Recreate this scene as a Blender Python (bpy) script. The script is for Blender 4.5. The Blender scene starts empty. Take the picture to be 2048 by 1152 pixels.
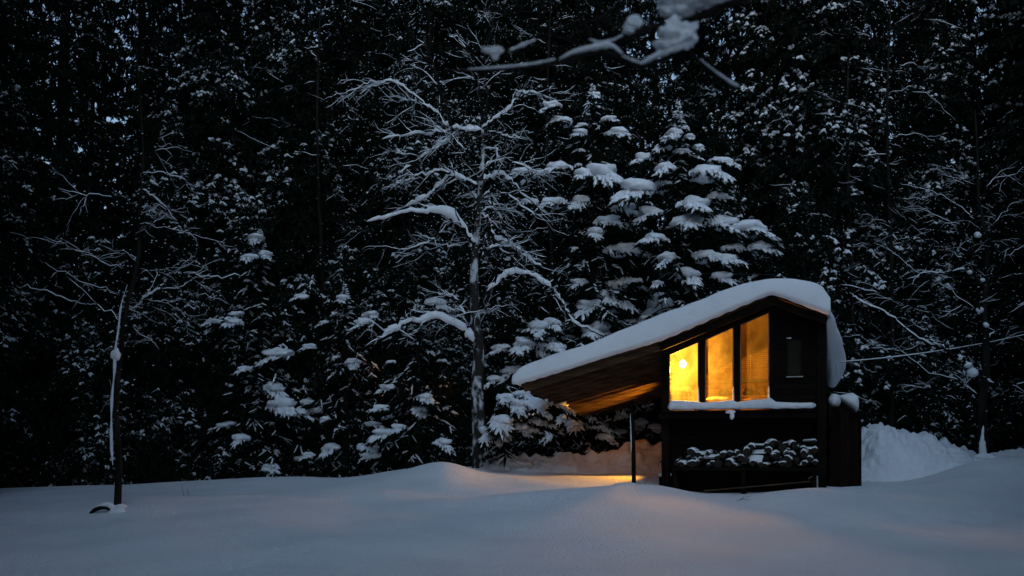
import bpy, math, random
import numpy as np
from mathutils import Vector, Matrix

# ------------------------------------------------------------------ camera, world, light, exposure
S = bpy.context.scene
C = S.collection
F = 1991.0; HZ = 900.0; EYE = 1.6
cam_data = bpy.data.cameras.new('camera'); cam = bpy.data.objects.new('camera', cam_data); C.objects.link(cam)
cam.location = (0, 0, EYE); cam.rotation_euler = (math.radians(90), 0, 0)
cam_data.lens = 35; cam_data.sensor_width = 36; cam_data.shift_y = (HZ - 576) / 2048
cam_data.clip_start = 0.1; cam_data.clip_end = 2000
cam_data.dof.use_dof = True; cam_data.dof.focus_distance = 20.5; cam_data.dof.aperture_fstop = 1.8
S.camera = cam
W = bpy.data.worlds.new('World'); S.world = W; W.use_nodes = True
nt = W.node_tree; nt.nodes.clear()
sky = nt.nodes.new('ShaderNodeTexSky'); sky.sky_type = 'NISHITA'; sky.sun_disc = False
SUN_EL, SUN_ROT = 6.0, 180.0
sky.sun_elevation = math.radians(SUN_EL); sky.sun_rotation = math.radians(SUN_ROT); sky.dust_density = 1.0; sky.ozone_density = 1.2
hs = nt.nodes.new('ShaderNodeHueSaturation'); hs.inputs['Saturation'].default_value = 0.5
bg = nt.nodes.new('ShaderNodeBackground'); bg.inputs['Strength'].default_value = 0.11
wo = nt.nodes.new('ShaderNodeOutputWorld')
nt.links.new(sky.outputs[0], hs.inputs['Color']); tn = nt.nodes.new('ShaderNodeMix'); tn.data_type = 'RGBA'; tn.blend_type = 'MULTIPLY'; tn.inputs['Factor'].default_value = 1; tn.inputs['B'].default_value = (.76, 1.0, 1.34, 1)
nt.links.new(hs.outputs[0], tn.inputs['A']); nt.links.new(tn.outputs['Result'], bg.inputs[0]); nt.links.new(bg.outputs[0], wo.inputs[0])
sd = bpy.data.lights.new('sun', 'SUN'); sd.energy = 0.52; sd.angle = math.radians(42); sd.color = (0.56, 0.77, 1.0)
so = bpy.data.objects.new('sun', sd); C.objects.link(so); so.rotation_euler = (math.radians(44), 0, math.radians(0)); so.location = (0, -20, 30)
S.view_settings.view_transform = 'Standard'; S.view_settings.look = 'None'; S.view_settings.gamma = 1
S.view_settings.exposure = 0.5
S.cycles.max_bounces = 6; S.cycles.diffuse_bounces = 3; S.cycles.transparent_max_bounces = 12
S.cycles.sample_clamp_indirect = 4.0

# ------------------------------------------------------------------ helpers
rnd = random.Random(7)
def P(px, py, d): return np.array([(px - 1024) / F * d, d, EYE - (py - HZ) / F * d])

class MB:
    """collects geometry, links it as ONE mesh object"""
    def __init__(s): s.v = []; s.n = 0; s.li = []; s.lt = []; s.mi = []
    def add(s, V, Fc, mat=0):
        V = np.asarray(V, float).reshape(-1, 3)
        if isinstance(Fc, np.ndarray):
            s.li.append((Fc + s.n).ravel()); s.lt.append(np.full(len(Fc), Fc.shape[1])); s.mi.append(np.full(len(Fc), mat))
        else:
            for f in Fc:
                s.li.append(np.array(f) + s.n); s.lt.append(np.array([len(f)])); s.mi.append(np.array([mat]))
        s.v.append(V); s.n += len(V)
    def build(s, name, mats, parent=None, smooth=True, loc=None, bevel=0):
        me = bpy.data.meshes.new(name)
        V = np.concatenate(s.v); li = np.concatenate(s.li).astype(np.int32); lt = np.concatenate(s.lt).astype(np.int32)
        me.vertices.add(len(V)); me.vertices.foreach_set('co', V.astype(np.float32).ravel())
        me.loops.add(len(li)); me.loops.foreach_set('vertex_index', li)
        me.polygons.add(len(lt)); ls = np.concatenate([[0], np.cumsum(lt)[:-1]]).astype(np.int32)
        me.polygons.foreach_set('loop_start', ls)
        me.polygons.foreach_set('loop_total', lt)
        if not isinstance(mats, (list, tuple)): mats = [mats]
        for m in mats: me.materials.append(m)
        me.polygons.foreach_set('material_index', np.concatenate(s.mi).astype(np.int32))
        me.polygons.foreach_set('use_smooth', np.full(len(lt), smooth))
        me.update(calc_edges=True); me.validate()
        o = bpy.data.objects.new(name, me); C.objects.link(o)
        if parent: o.parent = parent
        if loc is not None: o.location = loc
        if bevel:
            b = o.modifiers.new('bevel', 'BEVEL'); b.width = bevel; b.segments = 2; b.limit_method = 'ANGLE'
        return o

def tag(o, label=None, cat=None, group=None, kind=None):
    if label: o['label'] = label
    if cat: o['category'] = cat
    if group: o['group'] = group
    if kind: o['kind'] = kind
    return o
def empty(name, loc, label, cat, rz=0, group=None):
    o = bpy.data.objects.new(name, None); C.objects.link(o); o.location = loc; o.rotation_euler = (0, 0, rz)
    o.empty_display_size = 0.3
    return tag(o, label, cat, group)
def copy_thing(r, loc, rz, sc=1.0, label=None, group=None):
    n = r.copy(); C.objects.link(n); n.location = loc; n.rotation_euler = (0, 0, rz); n.scale = (sc, sc, sc)
    if label: n['label'] = label
    if group: n['group'] = group
    for ch in r.children:
        c = ch.copy(); C.objects.link(c); c.parent = n
    return n

def box(mb, x0, x1, y0, y1, z0, z1, mat=0):
    V = [(x0,y0,z0),(x1,y0,z0),(x1,y1,z0),(x0,y1,z0),(x0,y0,z1),(x1,y0,z1),(x1,y1,z1),(x0,y1,z1)]
    mb.add(V, [(0,3,2,1),(4,5,6,7),(0,1,5,4),(1,2,6,5),(2,3,7,6),(3,0,4,7)], mat)
def bar(mb, a, b, w, h, mat=0):
    """rectangular bar between two points, h along roughly-up"""
    a = Vector(a); b = Vector(b); d = (b - a).normalized()
    up = Vector((0,0,1)) if abs(d.z) < .95 else Vector((0,1,0))
    s = d.cross(up).normalized(); u = s.cross(d)
    V = []
    for p in (a, b):
        for i, j in ((-1,-1),(1,-1),(1,1),(-1,1)): V.append(p + s*i*w/2 + u*j*h/2)
    mb.add([tuple(v) for v in V], [(0,1,2,3),(7,6,5,4),(0,4,5,1),(1,5,6,2),(2,6,7,3),(3,7,4,0)], mat)
def prism(mb, poly, v0, v1, mat=0):
    """polygon in x,z (list) extruded along y from v0 to v1"""
    n = len(poly)
    V = [(x, v0, z) for x, z in poly] + [(x, v1, z) for x, z in poly]
    Fc = [tuple(range(n)), tuple(range(2*n-1, n-1, -1))] + [(i, i+n, (i+1) % n + n, (i+1) % n) for i in range(n)]
    mb.add(V, Fc, mat)
def tube(mb, pts, rad, n=6, mat=0, flat=1.0, cap=True):
    pts = np.asarray(pts, float); m = len(pts); rad = np.broadcast_to(np.asarray(rad, float), (m,))
    T = np.gradient(pts, axis=0); T /= (np.linalg.norm(T, axis=1, keepdims=True) + 1e-9)
    ref = np.array([0, 0, 1.0]) if np.abs(T[:, 2]).mean() < .75 else np.array([0, 1.0, 0])
    A = np.cross(T, ref); A /= (np.linalg.norm(A, axis=1, keepdims=True) + 1e-9); B = np.cross(A, T)
    th = np.arange(n) * 2 * math.pi / n
    V = pts[:, None] + rad[:, None, None] * (np.cos(th)[None, :, None] * A[:, None] + flat * np.sin(th)[None, :, None] * B[:, None])
    idx = np.arange(m * n).reshape(m, n)
    a = idx[:-1]; b = idx[1:]
    Fc = np.stack([a, np.roll(a, -1, 1), np.roll(b, -1, 1), b], -1).reshape(-1, 4)
    mb.add(V, Fc, mat)
    if cap:
        V2 = np.concatenate([V[0], V[-1], pts[:1] - T[:1]*rad[0]*.4, pts[-1:] + T[-1:]*rad[-1]*.4])
        Fc = [(i, 2*n, (i+1) % n) for i in range(n)] + [(n+i, n+(i+1) % n, 2*n+1) for i in range(n)]
        mb.add(V2, np.array(Fc), mat)
def smooth_path(pts, k=5):
    """catmull-rom resample"""
    p = np.asarray(pts, float)
    if len(p) < 3: return p
    e = np.vstack([2*p[0]-p[1], p, 2*p[-1]-p[-2]]); out = []
    for i in range(1, len(e)-2):
        for t in np.linspace(0, 1, k, endpoint=False):
            out.append(.5*((2*e[i]) + (-e[i-1]+e[i+1])*t + (2*e[i-1]-5*e[i]+4*e[i+1]-e[i+2])*t*t + (-e[i-1]+3*e[i]-3*e[i+1]+e[i+2])*t**3))
    out.append(p[-1]); return np.array(out)

def ico(sub):
    import bmesh
    bm = bmesh.new(); bmesh.ops.create_icosphere(bm, subdivisions=sub, radius=1)
    V = np.array([v.co[:] for v in bm.verts]); Fc = np.array([[v.index for v in f.verts] for f in bm.faces]); bm.free()
    return V, Fc
ICO = {k: ico(k) for k in (1, 2, 3, 4)}
def wob(V, seed, f=1.0):
    """cheap smooth pseudo-noise, -1..1"""
    r = np.random.RandomState(seed); o = np.zeros(len(V))
    for k in range(6):
        w = r.normal(size=3) * f * (1 + k*.5); o += np.sin(V @ w + r.uniform(0, 6.28)) / (1 + k*.45)
    return o / 2.6
def blob(mb, c, s, seed=0, sub=2, amp=.18, f=1.6, rot=0, mat=0, flat_bottom=False):
    V, Fc = ICO[sub]; V = V * (1 + amp * wob(V, seed, f))[:, None]
    if flat_bottom: V = V.copy(); V[:, 2] = np.where(V[:, 2] < 0, V[:, 2]*.3, V[:, 2])
    V = V * np.asarray(s)
    c_, s_ = math.cos(rot), math.sin(rot)
    V = np.stack([V[:,0]*c_ - V[:,1]*s_, V[:,0]*s_ + V[:,1]*c_, V[:,2]], 1) + np.asarray(c)
    mb.add(V, Fc, mat)

# batch primitives -------------------------------------------------
_sp = None
def spindles(mb, A, B, R, mat=0, zflat=.8):
    """N elongated snow fingers from A to B, radius R (each)"""
    A = np.asarray(A, float); B = np.asarray(B, float); R = np.asarray(R, float); N = len(A)
    if not N: return
    T = B - A; L = np.linalg.norm(T, axis=1, keepdims=True) + 1e-9; T = T / L
    X = np.cross(T, [0.01, 0.02, 1.0]); X /= np.linalg.norm(X, axis=1, keepdims=True) + 1e-9; Y = np.cross(X, T)
    n = 5; th = np.arange(n)*2*math.pi/n
    ring = np.cos(th)[None,:,None]*X[:,None] + zflat*np.sin(th)[None,:,None]*Y[:,None]
    r1 = (A + (B-A)*.2)[:,None] + ring * (R*1.0)[:,None,None]
    r2 = (A + (B-A)*.72)[:,None] + ring * (R*.72)[:,None,None]
    V = np.concatenate([A[:,None], r1, r2, B[:,None]], 1)            # 12 verts
    f = []
    for i in range(n):
        j = (i+1) % n; f += [(0, 1+j, 1+i), (11, 6+i, 6+j)]
        f += [(1+i, 1+j, 6+j), (1+i, 6+j, 6+i)]
    f = np.array(f); Fc = (f[None] + (np.arange(N)*12)[:,None,None]).reshape(-1, 3)
    mb.add(V.reshape(-1,3), Fc, mat)
def blades(mb, A, B, Wd, mat=0):
    """N crossed diamond blades, foliage"""
    A = np.asarray(A, float); B = np.asarray(B, float); Wd = np.asarray(Wd, float); N = len(A)
    if not N: return
    T = B - A; T = T / (np.linalg.norm(T, axis=1, keepdims=True) + 1e-9)
    X = np.cross(T, [0.01, 0.02, 1.0]); X /= np.linalg.norm(X, axis=1, keepdims=True) + 1e-9; Y = np.cross(X, T)
    M = A + (B-A)*.45
    w = Wd[:,None]
    V = np.stack([A, M + X*w, B, M - X*w, A, M + Y*w*.6, B, M - Y*w*.6], 1)
    f = np.array([[0,1,2,3],[4,5,6,7]]); Fc = (f[None] + (np.arange(N)*8)[:,None,None]).reshape(-1, 4)
    mb.add(V.reshape(-1,3), Fc, mat)

# ------------------------------------------------------------------ materials
def mat(name): 
    m = bpy.data.materials.new(name); m.use_nodes = True; n = m.node_tree; n.nodes.clear()
    out = n.nodes.new('ShaderNodeOutputMaterial'); b = n.nodes.new('ShaderNodeBsdfPrincipled'); n.links.new(b.outputs[0], out.inputs[0])
    return m, n, b, out
def noise_mat(name, c1, c2, scale=5, rough=.8, bump=0, bscale=None, stretch=(1,1,1), detail=4, lo=.35, hi=.65, spec=.3, coord='Object', bdist=.02):
    m, n, b, out = mat(name)
    tc = n.nodes.new('ShaderNodeTexCoord'); mp = n.nodes.new('ShaderNodeMapping'); mp.inputs['Scale'].default_value = stretch
    nz = n.nodes.new('ShaderNodeTexNoise'); nz.inputs['Scale'].default_value = scale; nz.inputs['Detail'].default_value = detail
    cr = n.nodes.new('ShaderNodeValToRGB'); cr.color_ramp.elements[0].position = lo; cr.color_ramp.elements[1].position = hi
    cr.color_ramp.elements[0].color = (*c1, 1); cr.color_ramp.elements[1].color = (*c2, 1)
    n.links.new(tc.outputs[coord], mp.inputs[0]); n.links.new(mp.outputs[0], nz.inputs['Vector']); n.links.new(nz.outputs['Fac'], cr.inputs[0])
    n.links.new(cr.outputs[0], b.inputs['Base Color']); b.inputs['Roughness'].default_value = rough
    b.inputs['Specular IOR Level'].default_value = spec
    if bump:
        nb = n.nodes.new('ShaderNodeTexNoise'); nb.inputs['Scale'].default_value = bscale or scale*3; nb.inputs['Detail'].default_value = 5
        bp = n.nodes.new('ShaderNodeBump'); bp.inputs['Strength'].default_value = bump; bp.inputs['Distance'].default_value = bdist
        n.links.new(mp.outputs[0], nb.inputs['Vector']); n.links.new(nb.outputs['Fac'], bp.inputs['Height']); n.links.new(bp.outputs[0], b.inputs['Normal'])
    return m
M_snow = noise_mat('snow', (.74,.77,.82), (.82,.84,.88), 1.2, .75, .35, 14, bdist=.03, spec=.25)
M_ground = noise_mat('snow_ground', (.72,.76,.82), (.82,.84,.88), .5, .7, 1.0, 22, detail=8, bdist=.05, spec=.25)
def add_bump(m, scale, dist, strength=.6):
    n = m.node_tree; b = [x for x in n.nodes if x.type == 'BSDF_PRINCIPLED'][0]; old = b.inputs['Normal'].links[0].from_node
    tc = n.nodes.new('ShaderNodeTexCoord'); mp = n.nodes.new('ShaderNodeMapping'); mp.inputs['Scale'].default_value = (1, 1.1, 1); mp.inputs['Rotation'].default_value = (0, 0, .3)
    nz = n.nodes.new('ShaderNodeTexNoise'); nz.inputs['Scale'].default_value = scale; nz.inputs['Detail'].default_value = 6
    bp = n.nodes.new('ShaderNodeBump'); bp.inputs['Strength'].default_value = strength; bp.inputs['Distance'].default_value = dist
    n.links.new(tc.outputs['Object'], mp.inputs[0]); n.links.new(mp.outputs[0], nz.inputs['Vector']); n.links.new(nz.outputs['Fac'], bp.inputs['Height']); n.links.new(bp.outputs[0], old.inputs['Normal'])
add_bump(M_ground, 2.6, .05, .6)
M_bank = noise_mat('snow_bank', (.68,.72,.78), (.8,.83,.88), 1.5, .8, .8, 7, detail=6, bdist=.08, spec=.2)
M_tsnow = noise_mat('tree_snow', (.70,.74,.80), (.82,.84,.88), 6, .8, .4, 25, bdist=.02, spec=.2)
M_needle = noise_mat('needles', (.004,.007,.005), (.011,.016,.011), 2.5, .8, spec=.1)
M_bark = noise_mat('bark', (.006,.005,.004), (.022,.018,.016), 6, .95, .6, 18, (1,1,.25), spec=.1)
M_twig = noise_mat('twig', (.006,.005,.005), (.018,.015,.014), 9, .9, spec=.1)
M_mottled = noise_mat('mottled_bark', (.025,.022,.02), (.5,.52,.55), 5.5, .95, .5, 20, (1,1,.6), detail=8, lo=.50, hi=.62, spec=.1)
M_soil = noise_mat('dark_shrub_floor', (.03,.03,.028), (.06,.055,.05), 3, .95)

def plank_mat(name, c1, c2, pitch=.12, axis='Z', rough=.75, spec=.25, groove=.6):
    """horizontal boards: band groove by wave texture plus long grain"""
    m, n, b, out = mat(name)
    tc = n.nodes.new('ShaderNodeTexCoord'); 
    sep = n.nodes.new('ShaderNodeSeparateXYZ'); n.links.new(tc.outputs['Object'], sep.inputs[0])
    d = n.nodes.new('ShaderNodeMath'); d.operation = 'DIVIDE'; d.inputs[1].default_value = pitch; n.links.new(sep.outputs[axis], d.inputs[0])
    fr = n.nodes.new('ShaderNodeMath'); fr.operation = 'FRACT'; n.links.new(d.outputs[0], fr.inputs[0])
    fl = n.nodes.new('ShaderNodeMath'); fl.operation = 'FLOOR'; n.links.new(d.outputs[0], fl.inputs[0])
    wn = n.nodes.new('ShaderNodeTexWhiteNoise'); wn.noise_dimensions = '1D'; n.links.new(fl.outputs[0], wn.inputs['W'])
    mp = n.nodes.new('ShaderNodeMapping'); mp.inputs['Scale'].default_value = {'Z': (1.2, 1.2, 14), 'Y': (1.2, 14, 1.2), 'X': (14, 1.2, 1.2)}[axis]
    n.links.new(tc.outputs['Object'], mp.inputs[0])
    nz = n.nodes.new('ShaderNodeTexNoise'); nz.inputs['Scale'].default_value = 2.2; nz.inputs['Detail'].default_value = 6; n.links.new(mp.outputs[0], nz.inputs['Vector'])
    ad = n.nodes.new('ShaderNodeMath'); ad.operation = 'MULTIPLY_ADD'; ad.inputs[1].default_value = .45; n.links.new(wn.outputs[0], ad.inputs[0])
    ml = n.nodes.new('ShaderNodeMath'); ml.operation = 'MULTIPLY'; ml.inputs[1].default_value = .6; n.links.new(nz.outputs['Fac'], ml.inputs[0]); n.links.new(ml.outputs[0], ad.inputs[2])
    mx = n.nodes.new('ShaderNodeMix'); mx.data_type = 'RGBA'; mx.inputs['A'].default_value = (*c1, 1); mx.inputs['B'].default_value = (*c2, 1)
    n.links.new(ad.outputs[0], mx.inputs['Factor']); 
    g = n.nodes.new('ShaderNodeMath'); g.operation = 'GREATER_THAN'; g.inputs[1].default_value = .1; n.links.new(fr.outputs[0], g.inputs[0])
    gm = n.nodes.new('ShaderNodeMix'); gm.data_type = 'RGBA'; gm.inputs['A'].default_value = (c1[0]*.3, c1[1]*.3, c1[2]*.3, 1)
    n.links.new(g.outputs[0], gm.inputs['Factor']); n.links.new(mx.outputs['Result'], gm.inputs['B'])
    n.links.new(gm.outputs['Result'], b.inputs['Base Color'])
    bp = n.nodes.new('ShaderNodeBump'); bp.inputs['Strength'].default_value = groove; bp.inputs['Distance'].default_value = .02
    n.links.new(g.outputs[0], bp.inputs['Height']); n.links.new(bp.outputs[0], b.inputs['Normal'])
    b.inputs['Roughness'].default_value = rough; b.inputs['Specular IOR Level'].default_value = spec
    return m
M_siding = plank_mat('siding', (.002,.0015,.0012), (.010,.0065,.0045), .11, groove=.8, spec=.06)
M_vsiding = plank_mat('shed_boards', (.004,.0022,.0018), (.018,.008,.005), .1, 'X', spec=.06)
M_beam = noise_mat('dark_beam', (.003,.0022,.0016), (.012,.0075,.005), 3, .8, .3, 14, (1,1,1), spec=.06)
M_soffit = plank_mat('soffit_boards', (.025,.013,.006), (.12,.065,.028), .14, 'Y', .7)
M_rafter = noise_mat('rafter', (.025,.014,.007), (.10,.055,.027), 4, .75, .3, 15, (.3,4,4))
M_intwood = plank_mat('inner_boards', (.26,.13,.04), (.46,.25,.09), .12, groove=.9)
M_intbeam = noise_mat('inner_wood', (.16,.09,.045), (.3,.18,.09), 5, .6, .2, 15)
M_slat = noise_mat('blind_slat', (.42,.28,.16), (.5,.34,.2), 5, .5)
M_darkobj = noise_mat('dark_metal', (.02,.018,.016), (.05,.045,.04), 6, .45, spec=.5)
M_clay = noise_mat('clay', (.16,.10,.07), (.25,.16,.1), 8, .6)
M_cloth = noise_mat('cloth', (.45,.38,.28), (.6,.52,.4), 8, .9, .3, 20)
M_cable = noise_mat('cable', (.03,.03,.03), (.06,.06,.06), 8, .6)
M_logend = noise_mat('log_end', (.01,.008,.006), (.03,.022,.016), 16, .9, .4, 30)

def fog_glass():
    m, n, b, out = mat('misted_glass'); n.nodes.remove(b)
    tr = n.nodes.new('ShaderNodeBsdfTransparent'); tr.inputs[0].default_value = (.97,.95,.92,1)
    tl = n.nodes.new('ShaderNodeBsdfTranslucent'); tl.inputs[0].default_value = (.9,.85,.78,1)
    gl = n.nodes.new('ShaderNodeBsdfGlossy'); gl.inputs['Roughness'].default_value = .08
    tc = n.nodes.new('ShaderNodeTexCoord'); nz = n.nodes.new('ShaderNodeTexNoise'); nz.inputs['Scale'].default_value = 2.6; nz.inputs['Detail'].default_value = 8; nz.inputs['Roughness'].default_value = .65
    mp = n.nodes.new('ShaderNodeMapping'); mp.inputs['Scale'].default_value = (1, 1, .6); mp.inputs['Rotation'].default_value = (0, .5, 0)
    cr = n.nodes.new('ShaderNodeMapRange'); cr.inputs['From Min'].default_value = .3; cr.inputs['From Max'].default_value = .7; cr.inputs['To Min'].default_value = .015; cr.inputs['To Max'].default_value = .15
    n.links.new(tc.outputs['Object'], mp.inputs[0]); n.links.new(mp.outputs[0], nz.inputs['Vector']); n.links.new(nz.outputs['Fac'], cr.inputs['Value'])
    m1 = n.nodes.new('ShaderNodeMixShader'); n.links.new(cr.outputs[0], m1.inputs[0]); n.links.new(tr.outputs[0], m1.inputs[1]); n.links.new(tl.outputs[0], m1.inputs[2])
    m2 = n.nodes.new('ShaderNodeMixShader'); m2.inputs[0].default_value = .012; n.links.new(m1.outputs[0], m2.inputs[1]); n.links.new(gl.outputs[0], m2.inputs[2])
    n.links.new(m2.outputs[0], out.inputs[0]); return m
M_glass = fog_glass()
M_clear, n_, b_, o_ = mat('clear_glass'); n_.nodes.remove(b_)
t_ = n_.nodes.new('ShaderNodeBsdfTransparent'); g_ = n_.nodes.new('ShaderNodeBsdfGlossy'); g_.inputs['Roughness'].default_value = .05
m_ = n_.nodes.new('ShaderNodeMixShader'); m_.inputs[0].default_value = .015; n_.links.new(t_.outputs[0], m_.inputs[1]); n_.links.new(g_.outputs[0], m_.inputs[2]); n_.links.new(m_.outputs[0], o_.inputs[0])
def emit(name, col, st):
    m, n, b, out = mat(name); n.nodes.remove(b); e = n.nodes.new('ShaderNodeEmission'); e.inputs[0].default_value = (*col, 1); e.inputs[1].default_value = st
    n.links.new(e.outputs[0], out.inputs[0]); return m
WARM = (1.0, .41, .03)
M_bulb = emit('lamp_bulb', (1, .45, .06), 60)

# ------------------------------------------------------------------ ground
DD = [4, 8, 12, 15, 17, 18.3, 19.3, 20.5, 22, 24, 26, 28, 32, 45, 80]
COL = {
 -300: [-.1,-.05,.12,.38,.50,.56,.58,.60,.60,.60,.58,.40,.1,0,0],
 0:    [-.1,-.05,.12,.38,.50,.56,.58,.60,.60,.60,.59,.40,.1,0,0],
 235:  [-.1,-.05,.11,.40,.575,.62,.65,.68,.70,.72,.71,.5,.1,0,0],
 500:  [-.1,-.05,.10,.38,.55,.63,.68,.74,.80,.87,.91,.6,.2,0,0],
 700:  [-.1,-.05,.10,.37,.54,.63,.70,.78,.86,.90,.88,.6,.2,0,0],
 800:  [-.1,-.05,.10,.37,.54,.65,.73,.88,1.13,1.15,1.05,.8,.3,0,0],
 890:  [-.1,-.05,.09,.36,.55,.71,.70,.92,1.47,1.15,1.1,.9,.4,0,0],
 960:  [-.1,-.05,.08,.36,.55,.76,.66,.80,1.06,1.22,1.2,1.0,.5,0,0],
 1080: [-.1,-.05,.08,.36,.58,.85,.80,.92,.97,1.08,1.1,1.0,.5,0,0],
 1200: [-.1,-.05,.08,.37,.70,.985,.78,.84,.99,1.07,1.1,1.0,.5,0,0],
 1290: [-.1,-.05,.08,.38,.72,.99,.78,.82,.95,1.05,1.1,1.0,.5,0,0],
 1400: [-.1,-.05,.08,.37,.66,.88,.76,.75,.85,1.0,1.1,1.0,.5,0,0],
 1480: [-.1,-.05,.08,.36,.62,.81,.74,.75,.85,1.0,1.1,1.0,.5,0,0],
 1600: [-.1,-.05,.08,.36,.64,.87,.78,.78,.86,1.0,1.1,1.0,.5,0,0],
 1720: [-.1,-.05,.08,.36,.62,.87,.84,.82,.88,1.0,1.1,1.0,.5,0,0],
 1830: [-.1,-.05,.08,.36,.60,.84,.90,.88,.92,1.0,1.1,1.0,.5,0,0],
 1950: [-.1,-.05,.08,.36,.58,.80,.92,1.18,1.38,1.15,1.2,1.0,.5,0,0],
 2048: [-.1,-.05,.08,.36,.57,.76,.90,1.2,1.42,1.25,1.2,1.0,.5,0,0],
 2400: [-.1,-.05,.08,.36,.56,.72,.88,1.10,1.3,1.25,1.2,1.0,.5,0,0]}
ck = np.array(sorted(COL)); ct = np.array([COL[k] for k in sorted(COL)])
fine_d = np.arange(2, 60, .1); fine_c = np.arange(-300, 2401, 10)
tab = np.array([np.interp(fine_d, DD, r) for r in ct])
tab = np.array([np.interp(fine_c, ck, tab[:, j]) for j in range(tab.shape[1])]).T
def gsm(a, s, ax):
    k = np.exp(-.5*(np.arange(-int(3*s), int(3*s)+1)/s)**2); k /= k.sum(); m = len(k)//2
    pad = [(0, 0), (0, 0)]; pad[ax] = (m, m)
    return np.apply_along_axis(lambda v: np.convolve(v, k, 'valid'), ax, np.pad(a, pad, 'edge'))
tab = gsm(gsm(tab, 3.0, 1), 2.6, 0)
def gz(x, y):
    x = np.asarray(x, float); y = np.asarray(y, float); yy = np.clip(y, 2.1, 59.5)
    c = np.clip(1024 + F*x/yy, -299, 2398); ci = (c+300)/10; di = (yy-2)/.1
    i0 = ci.astype(int); j0 = di.astype(int); fi = ci-i0; fj = di-j0
    i1 = np.minimum(i0+1, tab.shape[0]-1); j1 = np.minimum(j0+1, tab.shape[1]-1)
    z = tab[i0,j0]*(1-fi)*(1-fj)+tab[i1,j0]*fi*(1-fj)+tab[i0,j1]*(1-fi)*fj+tab[i1,j1]*fi*fj
    near = np.exp(-((y-16)/9)**2)
    z = z + near*(.02*np.sin(.55*x-1.1*y+.4*np.sin(x*.8)) + .03*np.sin(.9*x+.7*y+1) + .016*np.sin(1.9*x-.5*y) + .009*np.sin(3.1*x+2.3*y+2))
    z = z + near*(.016*np.sin(2.6*x+1.1*y+np.sin(1.3*y))+.014*np.sin(-1.2*x+3.2*y+1.5*np.sin(.7*x))+.006*np.sin(5.2*x+4.1*y)*np.sin(3.3*y-x))
    for px, py, d, s, a in ((1985,1030,16.2,.2,-.07),(1960,1034,16,.14,-.05),(548,1121,13.2,.07,-.05),(610,1121,13.2,.05,-.02)):
        q = P(px, py, d); z = z + a*np.exp(-((x-q[0])**2+((y-q[1])*.7)**2)/(2*s*s)) 
    return z
def G(x, y): return float(gz(np.array([x]), np.array([y]))[0])
xs = np.concatenate([-np.geomspace(400, 20, 14), np.arange(-19, 19, .11), np.geomspace(20, 400, 14)])
ys = np.concatenate([[-300, -120, -50, -20, -8, -2, 2, 5, 8], np.arange(10, 32, .11), np.geomspace(33, 900, 22)])
X, Y = np.meshgrid(xs, ys, indexing='ij'); Z = gz(X, Y)
g = MB(); idx = np.arange(X.size).reshape(X.shape)
g.add(np.stack([X, Y, Z], -1), np.stack([idx[:-1,:-1], idx[1:,:-1], idx[1:,1:], idx[:-1,1:]], -1).reshape(-1, 4))
ground = tag(g.build('snow_ground', M_ground), kind='structure')

def ridge(name, crest, depth, half, base_drop, seed, amp, res=.07):
    """ploughed bank: crest polyline in px, at a depth; a real lumpy mound"""
    cx = [P(a, b, depth)[0] for a, b in crest]; cz = [P(a, b, depth)[2] for a, b in crest]
    xx = np.arange(cx[0], cx[-1], res); vv = np.linspace(-1, 1, 46)
    mb = MB(); Xg, Vg = np.meshgrid(xx, vv, indexing='ij')
    top = np.interp(xx, cx, cz)[:, None]; Yg = depth + Vg*half
    gb = gz(Xg, Yg) - base_drop
    prof = np.clip(1-np.abs(Vg)**1.5, 0, 1)
    pts = np.stack([Xg, Yg, Xg*0], -1).reshape(-1, 3)
    n1 = wob(pts, seed, 1.6).reshape(Xg.shape)*.5 + np.abs(wob(pts, seed+1, 4.2).reshape(Xg.shape))*.6 + wob(pts, seed+2, 9).reshape(Xg.shape)*.25
    Zg = gb + (top - gb)*prof + amp*(n1-.3)*np.clip(prof*1.6, 0, 1)
    ii = np.arange(Xg.size).reshape(Xg.shape)
    mb.add(np.stack([Xg, Yg, Zg], -1), np.stack([ii[:-1,:-1], ii[1:,:-1], ii[1:,1:], ii[:-1,1:]], -1).reshape(-1, 4))
    return tag(mb.build(name, M_bank), kind='structure')
ridge('snow_bank', [(930,950),(962,925),(1000,905),(1040,908),(1080,901),(1110,915),(1150,917),(1190,903),(1240,895),(1290,888),(1325,892),(1340,915)], 24.5, 1.05, .1, 3, .34, .04)
ridge('snow_bank', [(1640,930),(1690,905),(1720,868),(1748,849),(1790,862),(1850,862),(1900,885),(1945,915),(2000,945)], 24.3, 1.9, .1, 11, .26, .045)
ridge('snow_bank', [(1930,930),(1990,905),(2060,898),(2200,895),(2400,895)], 26.0, 1.5, .1, 15, .2, .05)

# ------------------------------------------------------------------ cabin
A0 = math.radians(18); O = np.array([3.07, 20.3]); CB = .70
uu = np.array([math.cos(A0), -math.sin(A0)]); vv_ = np.array([math.sin(A0), math.cos(A0)])
def LC(px, py, v=0.0):
    """pixel on the plane at local depth v -> (local x, local z)"""
    k = (px-1024)/F; o = O + vv_*v
    t = (k*o[1]-o[0])/(uu[0]-k*uu[1]); Yd = o[1]+uu[1]*t
    return t, EYE-(py-HZ)/F*Yd-CB
def toworld(t, v, z): 
    q = O+uu*t+vv_*v; return np.array([q[0], q[1], z+CB])
cabin = empty('cabin', (O[0], O[1], CB), 'small dark timber cabin with a slanting snow-covered roof and three glowing tall windows', 'cabin', -A0)
TILT = .075
VF, VB = -.38, 5.45
eL = LC(1042, 772, VF); kk = LC(1322, 686, VF); rg = LC(1545, 592, VF); eR = LC(1654, 633, VF)
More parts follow.
